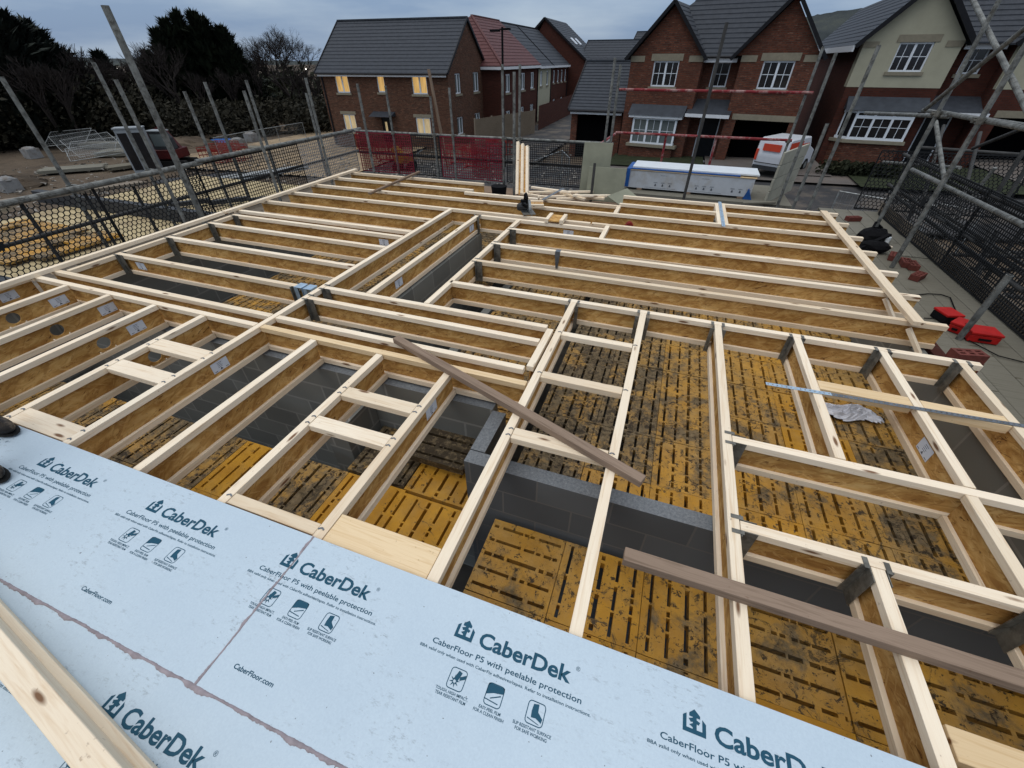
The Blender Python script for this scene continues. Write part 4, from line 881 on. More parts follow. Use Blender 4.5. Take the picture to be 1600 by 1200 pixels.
# ================================================================== HOUSES
def wall_open(b, u0, u1, z0, z1, ops, y0, y1, axis='x'):
    us = sorted(set([u0, u1]+[o[0] for o in ops]+[o[1] for o in ops])); zs = sorted(set([z0, z1]+[o[2] for o in ops]+[o[3] for o in ops]))
    us = [u for u in us if u0 <= u <= u1]; zs = [z for z in zs if z0 <= z <= z1]
    for i in range(len(us)-1):
        for j in range(len(zs)-1):
            cu, cz = (us[i]+us[i+1])/2, (zs[j]+zs[j+1])/2
            if any(o[0] < cu < o[1] and o[2] < cz < o[3] for o in ops): continue
            if axis == 'x': b.box(us[i], us[i+1], y0, y1, zs[j], zs[j+1])
            else: b.box(y0, y1, us[i], us[i+1], zs[j], zs[j+1])
def window(parent, u0, u1, z0, z1, y, glassm, panes=2, bars=True, axis='x', out=-1, sill=True, lintel=None, label=None, fw=.06):
    """y = outer wall face; out = outward direction sign along the normal axis"""
    def bx(b, a0, a1, d0, d1, c0, c1):
        if axis == 'x': b.box(a0, a1, d0, d1, c0, c1)
        else: b.box(d0, d1, a0, a1, c0, c1)
    yi = y-out*.06; yo = yi-out*.06
    f = MB(); bx(f, u0, u1, yi, yo, z0, z0+fw); bx(f, u0, u1, yi, yo, z1-fw, z1); bx(f, u0, u0+fw, yi, yo, z0+fw, z1-fw); bx(f, u1-fw, u1, yi, yo, z0+fw, z1-fw)
    for k in range(1, panes): c = u0+(u1-u0)*k/panes; bx(f, c-fw*.75, c+fw*.75, yi, yo, z0+fw, z1-fw)
    if bars:
        for k in range(panes):
            a = u0+(u1-u0)*k/panes; c = u0+(u1-u0)*(k+1)/panes; m_ = (a+c)/2; ym = yi-out*.028
            bx(f, m_-.012, m_+.012, ym, ym-out*.02, z0+fw, z1-fw); zz = z0+(z1-z0)*.52; bx(f, a+fw, c-fw, ym-out*.001, ym-out*.019, zz-.012, zz+.012)
    fo = f.build('window', 'upvc', parent)
    if label: tag(fo, label)
    b = MB(); bx(b, u0+.02, u1-.02, yi-out*.04, yi-out*.045, z0+.02, z1-.02); b.build('pane', glassm, fo)
    if sill: b = MB(); bx(b, u0-.09, u1+.09, y+out*.06, y-out*.1, z0-.13, z0-.003); b.build('sill', 'stone', fo)
    if lintel: b = MB(); bx(b, u0-.15, u1+.15, y+out*.02, y-out*.04, z1+.003, z1+lintel); b.build('lintel', 'stone', fo)
    return fo
def roof_slope(b, x0, x1, ya, za, yb, zb, courses, t=.035, axis='x'):
    """stepped tile courses from eave (ya,za) to ridge (yb,zb) between x0..x1"""
    for i in range(courses):
        s0, s1 = i/courses, (i+1)/courses
        y0 = ya+(yb-ya)*s0; z0 = za+(zb-za)*s0; y1 = ya+(yb-ya)*s1; z1 = za+(zb-za)*s1
        p = [(x0, y0, z0-.02), (x1, y0, z0-.02), (x1, y1, z1-.04), (x0, y1, z1-.04), (x0, y0, z0+t), (x1, y0, z0+t), (x1, y1, z1+.002), (x0, y1, z1+.002)]
        if axis == 'y': p = [(q[1], q[0], q[2]) for q in p]
        b.hexa(p)
def gable_house(root, u0, u1, d, zb, ze, zr, wallm, roofm, ops=(), gops=(), courses=16, over=.3):
    w = MB(); wall_open(w, u0, u1, zb, ze, ops, 0, .25); w.box(u0, u1, d-.25, d, zb, ze); w.box(u0, u0+.25, .25, d-.25, zb, ze)
    wall_open(w, .25, d-.25, zb, ze, gops, u1-.25, u1, 'y')
    for a, c in ((u0, u0+.25), (u1-.25, u1)): w.prism([(0, ze), (d, ze), (d/2, zr-.08)], a, c, 'x')
    w.build('wall', wallm, root)
    b = MB(); o = over; dz = (zr-ze)/(d/2)*o
    roof_slope(b, u0-.12, u1+.12, -o, ze-dz, d/2, zr, courses); roof_slope(b, u0-.12, u1+.12, d+o, ze-dz, d/2, zr, courses)
    ro = b.build('roof', roofm, root)
    rg = MB(); rg.bar((u0-.13, d/2, zr+.02), (u1+.13, d/2, zr+.02), .24, .09); rg.build('ridge_tiles', 'lead', ro)
    for xx in (u0-.14, u1+.14):
        v = MB(); v.bar((xx, -o, ze-dz-.01), (xx, d/2, zr-.01), .05, .16); v.bar((xx, d+o, ze-dz-.01), (xx, d/2, zr-.01), .05, .16); v.build('verge', 'gutter', ro)
    fz = ze-dz-.06
    f = MB(); f.box(u0, u1, -o+.03, -o+.06, fz-.14, fz+.03); f.build('fascia', 'fascia', root); f = MB(); f.tube((u0-.1, -o-.04, fz+.02), (u1+.1, -o-.04, fz+.02), .055, 8); f.build('gutter', 'gutter', root)
    return ro
# --- near brick house, left
r = empty('brick_house', (-15.6, 30.9, 0), R(2.65), 'brown brick house with dark roof and warm lit windows, left of the street lamp', 'house')
ops = [(-8.95, -7.85, -.17, .95), (-5.5, -4.9, -.1, .95), (-2.75, -1.6, -.17, .95), (-8.95, -7.9, -2.65, -1.5), (-5.65, -4.75, -3.45, -1.62), (-2.8, -1.65, -2.65, -1.55)]
gops = [(1.2, 2.2, -.2, .97), (4.7, 5.9, -.25, .97), (1.1, 2.2, -2.7, -1.6), (4.7, 5.9, -2.7, -1.65)]
gable_house(r, -10.2, 0, 7.6, -3.6, 1.22, 4.02, 'brickbrown', 'slate', ops, gops, 15)
for i, o_ in enumerate(ops):
    if i == 4: continue
    window(r, *o_, 0, 'glasslit' if i < 3 else 'glasslit2', 2 if o_[1]-o_[0] > .8 else 1, False, lintel=.0 if i < 3 else .2, fw=.07)
for o_ in gops: window(r, *o_, 0, 'glassdim', 2, False, axis='y', out=1, sill=True, fw=.07) if False else None
for o_ in gops:
    f = window(r, o_[0], o_[1], o_[2], o_[3], 0.0, 'glassdim', 2, False, axis='y', out=1, sill=True, fw=.07)
b = MB(); b.box(-5.65, -4.75, .06, .1, -3.45, -1.62); b.build('door', 'doorblack', r)
b = MB(); b.box(-5.42, -5.25, .05, .059, -2.6, -1.9); b.build('door_light', 'glasslit2', r)
b = MB(); b.prism([(-.8, -1.52), (0, -1.25), (0, -1.52)], -6.2, -4.4, 'x'); b.build('porch_canopy', 'slate', r)
b = MB(); b.box(-10.05, -9.95, -.07, 0, -3.5, 1.0); b.build('downpipe', 'gutter', r)
# --- terrace behind, running away along the side road (facade faces +x)
def terrace(y0, y1, xf, ze, zr, roofm, wallm, label, hip=False, wins=(), dpth=8, courses=14, front=None):
    r = empty('terraced_house', (xf, y0, 0), 0, label, 'house', 'terraced houses along the side road'); L = y1-y0
    w = MB(); ops = [o[:4] for o in wins]; wall_open(w, 0, L, -3.9, ze, ops, -.25, 0, 'y'); w.box(-dpth, 0-.25, 0, .25, -3.9, ze); w.box(-dpth, -.25, L-.25, L, -3.9, ze); w.box(-dpth, -dpth+.25, .25, L-.25, -3.9, ze)
    if not hip: w.prism([(-dpth, ze), (0, ze), (-dpth/2, zr-.1)], 0, .25, 'y'); w.prism([(-dpth, ze), (0, ze), (-dpth/2, zr-.1)], L-.25, L, 'y')
    w.build('wall', wallm, r)
    b = MB()
    if hip:
        h = dpth/2
        for i in range(courses):
            s0, s1 = i/courses, (i+1)/courses
            def X(s): return .3-(h+.3)*s
            def Z(s): return ze-.1+(zr-ze+.1)*s
            def Yn(s): return -.3+(h+.3)*s
            t = .035
            b.hexa([(X(s0), Yn(s0), Z(s0)-.03), (X(s0), L, Z(s0)-.03), (X(s1), L, Z(s1)-.03), (X(s1), Yn(s1), Z(s1)-.03), (X(s0), Yn(s0), Z(s0)+t), (X(s0), L, Z(s0)+t), (X(s1), L, Z(s1)), (X(s1), Yn(s1), Z(s1))])
            xl0, xl1 = -dpth-X(s0), -dpth-X(s1)
            b.hexa([(X(s0), Yn(s0), Z(s0)-.03), (xl0, Yn(s0), Z(s0)-.03), (xl1, Yn(s1), Z(s1)-.03), (X(s1), Yn(s1), Z(s1)-.03), (X(s0), Yn(s0), Z(s0)+t), (xl0, Yn(s0), Z(s0)+t), (xl1, Yn(s1), Z(s1)), (X(s1), Yn(s1), Z(s1))])
            b.hexa([(xl0, Yn(s0), Z(s0)-.03), (xl0, L, Z(s0)-.03), (xl1, L, Z(s1)-.03), (xl1, Yn(s1), Z(s1)-.03), (xl0, Yn(s0), Z(s0)+t), (xl0, L, Z(s0)+t), (xl1, L, Z(s1)), (xl1, Yn(s1), Z(s1))])
        ro = b.build('roof', roofm, r); q = MB(); q.bar((-h, h, zr), (-h, L, zr), .2, .1); q.bar((.3, -.3, ze-.06), (-h, h, zr+.01), .18, .08); q.build('ridge_tiles', roofm, ro)
    else:
        roof_slope(b, -.1, L+.1, .3, ze-.2, -dpth/2, zr, courses, axis='y'); roof_slope(b, -.1, L+.1, -dpth-.3, ze-.2, -dpth/2, zr, courses, axis='y'); ro = b.build('roof', roofm, r)
        q = MB(); q.bar((-dpth/2, -.1, zr+.02), (-dpth/2, L+.1, zr+.02), .2, .1); q.bar((.3, -.12, ze-.2), (-dpth/2, -.12, zr), .06, .16); q.bar((-dpth-.3, -.12, ze-.2), (-dpth/2, -.12, zr), .06, .16); q.build('ridge_tiles', 'gutter', ro)
    f = MB(); f.box(.28, .33, -.2 if hip else 0, L, ze-.32, ze-.14); 
    if hip: f.box(-dpth, .3, -.33, -.28, ze-.32, ze-.14)
    f.build('fascia', 'fascia', r)
    for o_ in wins: window(r, o_[0], o_[1], o_[2], o_[3], 0, 'glassdim', 1 if o_[1]-o_[0] < .8 else 2, False, axis='y', out=1, sill=True, fw=.1)
    b = MB(); b.box(.0, .08, L-.15, L-.05, -3.8, ze-.2); b.build('downpipe', 'gutter', r)
    return r
W2 = lambda y0s, z, h, w: [(y, y+w, z, z+h) for y in y0s]
terrace(37.6, 47.9, -14.35, 1.42, 4.6, 'tilered', 'brickred', 'house with a red tiled hipped roof next to the near brick house', True, W2((1.2, 5.2, 8.0), -.45, 1.25, 1.1)+W2((1.2, 5.0, 8.0), -3.0, 1.3, 1.1), courses=15)
terrace(48.0, 53.0, -14.4, 1.35, 4.5, 'slate', 'render', 'pale rendered terraced house right of the red roofed one', False, W2((.9, 3.2), -.4, 1.2, .8)+W2((1.2,), -3.1, 1.1, 1.0), courses=12)
terrace(53.1, 60.5, -14.4, 1.35, 4.5, 'slate', 'brickred', 'brick terraced house with slate roof before the tall one', False, W2((.8, 2.6, 4.3, 6.0), -.3, 1.1, .7)+W2((1.2, 4.6), -2.9, 1.1, 1.0), courses=12)
r = empty('tall_house', (-12.6, 61, 0), 0, 'tall three storey brick house with steep gable and two roof lights', 'house')
w = MB(); w.box(-7.2, 0, 0, 10, -4, 1.9); w.prism([(-7.2, 1.9), (0, 1.9), (-5.0, 5.4)], 0, 10, 'y'); w.build('wall', 'brickred', r)
b = MB(); roof_slope(b, -.2, 10.2, .35, 1.65, -5.0, 5.55, 18, axis='y'); roof_slope(b, -.2, 10.2, -7.5, 3.45, -5.0, 5.55, 8, axis='y'); ro = b.build('roof', 'slate', r)
b = MB(); b.bar((.35, -.22, 1.6), (-5, -.22, 5.5), .06, .2); b.bar((-7.5, -.22, 3.4), (-5, -.22, 5.5), .06, .2); b.build('verge', 'gutter', ro)
for y in (2.2, 4.6): b = MB(); b.hexa([(-2.4, y, 3.72), (-1.6, y, 3.12), (-1.6, y+.8, 3.12), (-2.4, y+.8, 3.72), (-2.36, y, 3.8), (-1.56, y, 3.2), (-1.56, y+.8, 3.2), (-2.36, y+.8, 3.8)]); b.build('roof_light', 'upvc', ro)
for y in (1.5, 5.0):
    for z in (-.1, -2.6): window(r, y, y+1.2, z, z+1.3, .005, 'glassdim', 2, False, axis='y', out=1, fw=.12)
window(r, -4.7, -4.1, 2.55, 3.6, -.005, 'glasslit2', 1, False, sill=False, fw=.05)
# garage
r = empty('brick_garage', (-6.25, 28.0, 0), R(-3), 'detached single garage with slate roof and black open doorway at centre', 'garage')
gable_house(r, 0, 2.95, 6, -3.2, -.30, 1.65, 'brick', 'slate', [(.35, 2.45, -3.2, -.75)], [], 16, .35)
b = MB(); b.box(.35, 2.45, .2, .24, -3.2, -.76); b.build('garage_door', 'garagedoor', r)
b = MB(); b.box(.25, 2.55, -.02, .03, -.74, -.55); b.build('lintel', 'lead', r)
# distant houses
def far_house(x, y, rz, w, d, zb, ze, zr, label, wallm='brickred', roofm='slate', wins=3):
    r = empty('distant_house', (x, y, 0), rz, label, 'house', 'houses in the distance'); gable_house(r, 0, w, d, zb, ze, zr, wallm, roofm, courses=10)
    for k in range(wins): a = w*(k+.35)/wins; window(r, a, a+.9, ze-1.5, ze-.4, -.13, 'glassdim', 2, False, sill=False, fw=.1)
    return r
far_house(-13.6, 63, R(-3), 7.6, 8, -4, 1.25, 3.6, 'long slate roofed house behind the garage', wins=3); 
far_house(-9.0, 72, R(-8), 10, 8, -4, 2.2, 4.7, 'slate roofed house partly hidden behind the twin gabled one', wins=2)
far_house(-70, 98, R(20), 7, 7, -6, .6, 2.6, 'small stone house far beyond the bare tree', 'stone', 'slate', 2)
# --- twin gabled house
r = empty('twin_gabled_house', (-3.2, 27.4, 0), R(-11), 'red brick house with two front gables, white bay window and open garage', 'house')
zb = -2.75; ze = 1.85
w = MB()
o1 = [(1.2, 2.46, .62, 1.66)]; o3 = [(6.22, 7.5, .62, 1.66), (5.75, 8.1, zb, -.62)]; o2 = [(3.95, 4.75, .62, 1.62), (3.95, 4.95, zb, -.45)]
wall_open(w, 0, 3.55, zb, ze, o1+[(.7, 3.0, -1.95, -.55)], 0, .25); wall_open(w, 5.25, 8.37, zb, ze, o3, 0, .25); wall_open(w, 3.3, 5.5, zb, ze, o2, .8, 1.05)
w.box(3.3, 3.55, .25, .8, zb, ze); w.box(5.25, 5.5, .25, .8, zb, ze); w.box(0, .25, .25, 8.5, zb, ze); w.box(8.12, 8.37, .25, 8.5, zb, ze); w.box(.25, 8.12, 8.25, 8.5, zb, ze)
w.prism([(0, ze), (3.55, ze), (1.78, 3.72)], 0, .25); w.prism([(5.0, ze), (8.37, ze), (6.78, 3.75)], 0, .25); w.build('wall', 'brick', r)
b = MB()
# main hipped roof
for i in range(22):
    s0, s1 = i/22, (i+1)/22; X0 = lambda s: -.1+4.0*s; X1 = lambda s: 8.47-4.0*s; Yf = lambda s: .28+3.9*s; Zf = lambda s: ze-.1+4.1*s; Yb = lambda s: 8.8-4.5*s; t = .035
    for (A0, A1, B0, B1) in (((X0(s0), Yf(s0)), (X1(s0), Yf(s0)), (X0(s1), Yf(s1)), (X1(s1), Yf(s1))), ((X0(s0), Yf(s0)), (X0(s0), Yb(s0)), (X0(s1), Yf(s1)), (X0(s1), Yb(s1))), ((X1(s0), Yf(s0)), (X1(s0), Yb(s0)), (X1(s1), Yf(s1)), (X1(s1), Yb(s1))), ((X0(s0), Yb(s0)), (X1(s0), Yb(s0)), (X0(s1), Yb(s1)), (X1(s1), Yb(s1)))):
        b.hexa([(*A0, Zf(s0)-.03), (*A1, Zf(s0)-.03), (*B1, Zf(s1)-.03), (*B0, Zf(s1)-.03), (*A0, Zf(s0)+t), (*A1, Zf(s0)+t), (*B1, Zf(s1)), (*B0, Zf(s1))])
def gab(b, ua, um, ub, zr_, dd):
    n = 12
    for i in range(n):
        s0, s1 = i/n, (i+1)/n
        for (e_, sg) in ((ua, 1), (ub, -1)):
            x0 = e_+(um-e_)*s0; x1 = e_+(um-e_)*s1; z0 = ze-.12+(zr_-ze+.12)*s0; z1 = ze-.12+(zr_-ze+.12)*s1
            b.hexa([(x0, -.25, z0-.03), (x1, -.25, z1-.03), (x1, dd, z1-.03), (x0, dd, z0-.03), (x0, -.25, z0+.03), (x1, -.25, z1), (x1, dd, z1), (x0, dd, z0+.03)])
gab(b, -.22, 1.78, 3.72, 3.88, 3.2); gab(b, 4.82, 6.78, 8.6, 3.92, 3.2); ro = b.build('roof', 'slate', r)
v = MB()
for ua, um, ub, zr_ in ((-.24, 1.78, 3.74, 3.86), (4.8, 6.78, 8.62, 3.9)): v.bar((ua, -.27, ze-.14), (um, -.27, zr_), .06, .14); v.bar((ub, -.27, ze-.14), (um, -.27, zr_), .06, .14)
v.build('verge', 'gutter', ro)
v = MB(); v.box(3.5, 5.05, .2, .26, ze-.25, ze-.06); v.build('fascia', 'fascia', r); v = MB(); v.tube((3.5, .13, ze-.05), (5.05, .13, ze-.05), .05, 8); v.build('gutter', 'gutter', r)
for a, c in ((0, .7), (2.9, 3.55), (5.25, 5.9), (7.8, 8.37)): v = MB(); v.box(a-.01, c+.01, -.03, .05, 1.62, 1.86); v.build('corner_stone', 'stone', r)
window(r, *o1[0], 0, 'glassdark', 2, True, lintel=.28); window(r, *o3[0], 0, 'glassdark', 2, True, lintel=.28); window(r, *o2[0], .8, 'glassdark', 1, True)
bw = empty('bay_window', (0, 0, 0)); bw.parent = r; 
f = MB(); z0, z1 = -1.92, -.72
f.box(.68, 3.0, -.32, -.26, z0, z0+.08); f.box(.68, 3.0, -.32, -.26, z1-.08, z1)
for x in (.68, 1.42, 2.16, 2.92): f.box(x, x+.1, -.325, -.255, z0, z1)
for x in (1.1, 1.84, 2.59): f.box(x-.01, x+.01, -.30, -.28, z0, z1)
f.box(.7, 2.95, -.299, -.281, -1.3, -1.28)
for x in (.68, 2.96): f.box(x, x+.06, -.25, 0, z0, z0+.08); f.box(x, x+.06, -.25, 0, z1-.08, z1)
f.build('bay_frame', 'upvc', bw); b = MB(); b.box(.72, 2.96, -.275, -.27, z0+.05, z1-.05); b.box(.70, .705, -.25, 0, z0, z1); b.box(2.99, 2.995, -.25, 0, z0, z1); b.build('bay_pane', 'glassdim', bw)
b = MB(); b.box(.5, 3.2, -.42, .05, z0-.14, z0-.003); b.build('bay_sill', 'stone', bw); b = MB(); b.box(.45, 3.25, -.45, 0, -.72, -.6); b.build('bay_fascia', 'fascia', bw)
b = MB(); b.prism([(-.5, -.6), (0, -.15), (0, -.6)], .4, 3.3, 'x'); b.build('bay_roof', 'lead', bw); b = MB(); b.box(.68, 3.02, -.3, 0, zb, z0-.145); b.build('bay_base', 'brick', bw)
b = MB(); b.prism([(-.35, -.45), (.8, .12), (.8, -.45)], 3.35, 5.45, 'x'); b.build('porch_canopy', 'slate', r); b = MB(); b.box(3.35, 5.45, -.4, -.34, -.58, -.44); b.build('porch_fascia', 'fascia', r)
b = MB(); b.box(3.95, 4.95, .95, 1.0, zb, -.46); b.build('front_door', 'doorblack', r); b = MB(); 
for x in (3.95, 4.89): b.box(x, x+.06, .86, .94, zb, -.46)
b.box(4.01, 4.89, .86, .94, zb, zb+.1); b.build('door_frame', 'upvc', r)
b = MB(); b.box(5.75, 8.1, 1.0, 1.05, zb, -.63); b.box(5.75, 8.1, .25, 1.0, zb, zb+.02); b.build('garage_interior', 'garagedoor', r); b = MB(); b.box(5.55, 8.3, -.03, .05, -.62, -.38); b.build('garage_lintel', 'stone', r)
# --- cream rendered house
def cream_house(loc, rz, label):
    r = empty('rendered_house', loc, R(rz), label, 'house'); zb = -2.4; ze = 2.33; zr_ = 4.85
    w = MB(); ops = [(2.0-.7, 3.2-.7, 1.28, 2.27)]
    wall_open(w, 0, 3.45, .72, ze, ops, 0, .25); w.prism([(0, ze), (3.45, ze), (1.72, 4.1)], 0, .25); w.box(0, .25, .25, .6, .72, ze); w.build('render_wall', 'render', r)
    w = MB(); w.box(0.01, 3.44, .01, .25, zb, .715); w.box(.01, .25, .6, 15, zb, ze); w.box(.01, .25, .25, .6, zb, .715)
    wall_open(w, 3.45, 5.3, zb, ze, [(4.0, 4.75, 1.2, 2.1), (3.75, 4.75, zb, -.35)], .9, 1.15); w.box(3.2, 3.45, .25, .9, zb, ze); w.box(5.3, 5.55, .25, .9, zb, ze); w.box(9.0, 9.25, 0.25, 8, zb, ze); w.box(.25, 9.0, 7.75, 8, zb, ze)
    wall_open(w, 5.3, 9.25, zb, .715, [(6.0, 8.6, zb, -.25)], 0.01, .25); w.build('wall', 'brickred', r)
    w = MB(); w.box(5.3, 9.25, 0, .25, .72, ze); w.prism([(5.3, ze), (9.25, ze), (7.3, 4.4)], 0, .25); w.build('render_wall', 'render', r)
    b = MB(); roof_slope(b, 2.6, 9.2, .3, ze-.1, 4.2, 5.7, 20)
    def g2(ua, um, ub, zt, dd=3):
        n = 12
        for i in range(n):
            s0, s1 = i/n, (i+1)/n
            for e_ in (ua, ub):
                x0 = e_+(um-e_)*s0; x1 = e_+(um-e_)*s1; z0 = ze-.15+(zt-ze+.15)*s0; z1 = ze-.15+(zt-ze+.15)*s1
                b.hexa([(x0, -.3, z0-.03), (x1, -.3, z1-.03), (x1, dd, z1-.03), (x0, dd, z0-.03), (x0, -.3, z0+.03), (x1, -.3, z1), (x1, dd, z1), (x0, dd, z0+.03)])
    g2(-.3, 1.72, 3.75, 4.3, 15.2); g2(5.05, 7.3, 9.5, 4.6); 
    ro = b.build('roof', 'slate', r)
    v = MB()
    for ua, um, ub, zt in ((-.32, 1.72, 3.77, 4.28), (5.03, 7.3, 9.52, 4.58)): v.bar((ua, -.32, ze-.18), (um, -.32, zt), .07, .18); v.bar((ub, -.32, ze-.18), (um, -.32, zt), .07, .18)
    v.build('verge', 'gutter', ro)
    v = MB(); v.box(-.4, -.34, -.3, 15.2, ze-.36, ze-.14); v.box(3.7, 5.1, .5, .56, ze-.3, ze-.12); v.build('fascia', 'fascia', r)
    for a, c in ((0, .55), (2.9, 3.45), (5.3, 5.85)): v = MB(); v.box(a-.01, c+.01, -.03, .05, ze-.22, ze-.02); v.build('corner_stone', 'stone', r)
    window(r, *ops[0], 0, 'glassdark', 2, True, lintel=.25); window(r, 4.0, 4.75, 1.2, 2.1, .9, 'glassdark', 1, True)
    bw = empty('bay_window', (0, 0, 0)); bw.parent = r; z0, z1 = -1.25, -.12; f = MB()
    f.box(.75, 2.95, -.5, -.43, z0, z0+.1); f.box(.75, 2.95, -.5, -.43, z1-.3, z1-.18); f.box(.75, 2.95, -.5, -.43, z1-.08, z1)
    for x in (.75, 1.46, 2.17, 2.88): f.box(x, x+.09, -.505, -.425, z0, z1)
    for x in (1.14, 1.86, 2.57): f.box(x-.01, x+.01, -.47, -.45, z0, z1)
    f.box(.8, 2.9, -.469, -.451, -.75, -.73); f.bar((.78, -.46, z0+.05), (.35, 0, z0+.05), .06, .1); f.bar((.78, -.46, z1-.05), (.35, 0, z1-.05), .06, .1); f.bar((.40, -.03, z0), (.40, -.03, z1), .07, .07); f.build('bay_frame', 'upvc', bw)
    b = MB(); b.box(.8, 2.93, -.445, -.44, z0+.05, z1-.05); b.bar((.76, -.43, (z0+z1)/2), (.37, 0, (z0+z1)/2), .01, z1-z0-.1); b.build('bay_pane', 'glassdark', bw)
    b = MB(); b.box(.8, 2.92, -.42, -.41, -.62, -.2); b.build('blind', 'blind', bw)
    b = MB(); b.prism([(.62, -.62), (3.05, -.62), (3.1, .02), (.15, .02)], z0-.13, z0-.003, 'z'); b.build('bay_sill', 'stone', bw); b = MB(); b.prism([(.78, -.5), (2.95, -.5), (3.0, 0), (.3, 0)], zb, z0-.135, 'z'); b.build('bay_base', 'brick', bw)
    b = MB(); b.prism([(-.65, -.1), (0, .38), (0, -.1)], .25, 3.3, 'x'); b.build('bay_roof', 'lead', bw)
    b = MB(); b.prism([(-.3, -.12), (.9, .42), (.9, -.12)], 3.3, 5.5, 'x'); b.build('porch_canopy', 'slate', r); b = MB(); b.box(3.3, 5.5, -.35, -.29, -.25, -.11); b.build('porch_fascia', 'fascia', r)
    b = MB(); b.box(3.75, 4.75, 1.0, 1.05, zb, -.36); b.build('front_door', 'doorblack', r)
    b = MB()
    for x in (3.75, 4.69): b.box(x, x+.06, .93, .99, zb, -.36)
    b.box(3.81, 4.69, .93, .99, zb, zb+.1); b.build('door_frame', 'upvc', r)
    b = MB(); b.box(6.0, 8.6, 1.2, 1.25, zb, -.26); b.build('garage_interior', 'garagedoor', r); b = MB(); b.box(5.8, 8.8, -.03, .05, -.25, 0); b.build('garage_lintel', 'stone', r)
    return r
cream_house((6.72, 26.9, 0), -4, 'cream rendered house with grey roof and white bay window at the right')
# street lamp
p = at(786, 216, y=24); lx, ly = at(786, 150, y=24).x, 24
r = empty('street_lamp', (lx, ly, gz(lx, ly)), 0, 'tall black street lamp between the near house and the terrace', 'street lamp'); zt = at(786, 42, y=24).z-gz(lx, ly)
b = MB(); b.tube((0, 0, 0), (0, 0, 1.3), .11, 10); b.tube((0, 0, 1.3), (0, 0, zt), .065, 10, .05); b.build('post', 'black', r); b = MB(); b.tube((-.35, 0, zt-.12), (.3, 0, zt-.05), .03, 6); b.box(-.6, -.15, -.12, .12, zt-.17, zt-.08); b.box(.05, .4, -.1, .1, zt-.12, zt-.04); b.build('lamp_head', 'black', r, bevel=.01)
# van
pv = at(1222, 250, D=24.4)
r = empty('parked_van', (pv.x, pv.y, gz(pv.x, pv.y)+.22), R(58), 'white van with orange red panels parked before the open garage', 'van'); r.scale = (.68, .74, .76)
prof = [(-2.1, .35), (-2.15, 1.0), (-2.0, 1.78), (-1.8, 1.86), (.9, 1.86), (1.3, 1.35), (2.1, 1.1), (2.2, .35)]
b = MB(); b.prism(prof, -.88, .88, 'y'); b.build('body', 'vanwhite', r, bevel=.05)
b = MB(); b.box(-1.9, -.12, -.895, -.885, .62, 1.7); b.box(-.1, .85, -.895, -.885, .62, 1.55); b.box(-2.2, -2.14, -.5, .5, 1.25, 1.6) ; b.build('red_panel', 'vanred', r)
b = MB(); b.box(-1.5, -.6, -.9, -.896, 1.2, 1.27); b.box(-1.45, -.7, -.9, -.896, 1.02, 1.06); b.box(.0, .3, -.9, -.896, 1.1, 1.35); b.build('side_marking', 'white', r)
b = MB(); b.box(-2.22, -2.19, -.75, .75, .62, .66); b.box(-2.2, -2.12, -.8, .8, .3, .5); b.build('rear_bumper', 'blackgrey', r)
for s_ in (-1, 1): b = MB(); b.box(-2.2, -2.08, s_*.78-.06, s_*.78+.06, .75, 1.3); b.build('tail_light', 'vanred', r)
for x in (-1.35, 1.4):
    for y in (-.82, .82): b = MB(); b.tube((x, y-.1, .33), (x, y+.1, .33), .33, 18); wo = b.build('wheel', 'rubber', r); b = MB(); b.tube((x, y-.105, .33), (x, y+.105, .33), .19, 12); b.build('rim', 'galv', wo)
# ================================================================== LEFT SITE
def sp(px, py, D): p = at(px, py, D=D); return p
# welfare cabin / generator box with two dark windows
p = at(222, 243, D=38); gzc = gz(p.x, p.y)
r = empty('site_cabin', (p.x, p.y, gzc), R(45), 'small grey site cabin with two tall dark windows beside the excavator', 'cabin'); hC = at(208, 200, D=38).z-gzc
b = MB(); b.box(-.72, .72, -.4, .4, 0, hC); b.build('cabin_shell', 'cabin', r, bevel=.03)
for x in (-.62, .12): b = MB(); b.box(x, x+.46, -.42, -.4, .3, hC-.2); b.build('window', 'glassdark', r)
b = MB(); b.box(-.76, .76, -.44, .44, hC, hC+.07); b.build('cabin_roof', 'cabin', r)
# excavator
p = at(266, 238, D=39); gze = gz(p.x, p.y)
r = empty('excavator', (p.x, p.y, gze), R(20), 'dark red tracked excavator with its arm folded beside the cabin', 'excavator'); r.scale = (.78, .78, .8)
for s_ in (-1, 1):
    b = MB(); pr = [(-1.6, .15), (-1.35, 0), (1.35, 0), (1.6, .15), (1.7, .38), (1.5, .68), (-1.5, .68), (-1.7, .38)]; b.prism(pr, s_*.75-.22, s_*.75+.22, 'y'); b.build('track', 'rubber', r, bevel=.03)
b = MB(); b.box(-1.7, 1.0, -1.0, 1.0, .8, 1.5); b.prism([(-1.75, .85), (-1.0, .8), (-1.0, 1.75), (-1.6, 1.6)], -.95, .95); b.build('upper_body', 'machinered', r, bevel=.05)
b = MB(); b.prism([(-.5, 1.5), (1.0, 1.5), (.9, 2.3), (.6, 2.75), (-.5, 2.75)], -.95, -.1); c_ = b.build('cab', 'blackgrey', r, bevel=.03); b = MB(); b.box(-.35, .7, -.962, -.955, 1.75, 2.6); b.build('cab_window', 'glassdim', c_); b = MB(); b.box(-.6, .75, -1.0, -.05, 2.78, 2.86); b.build('cab_roof', 'cabin', c_)
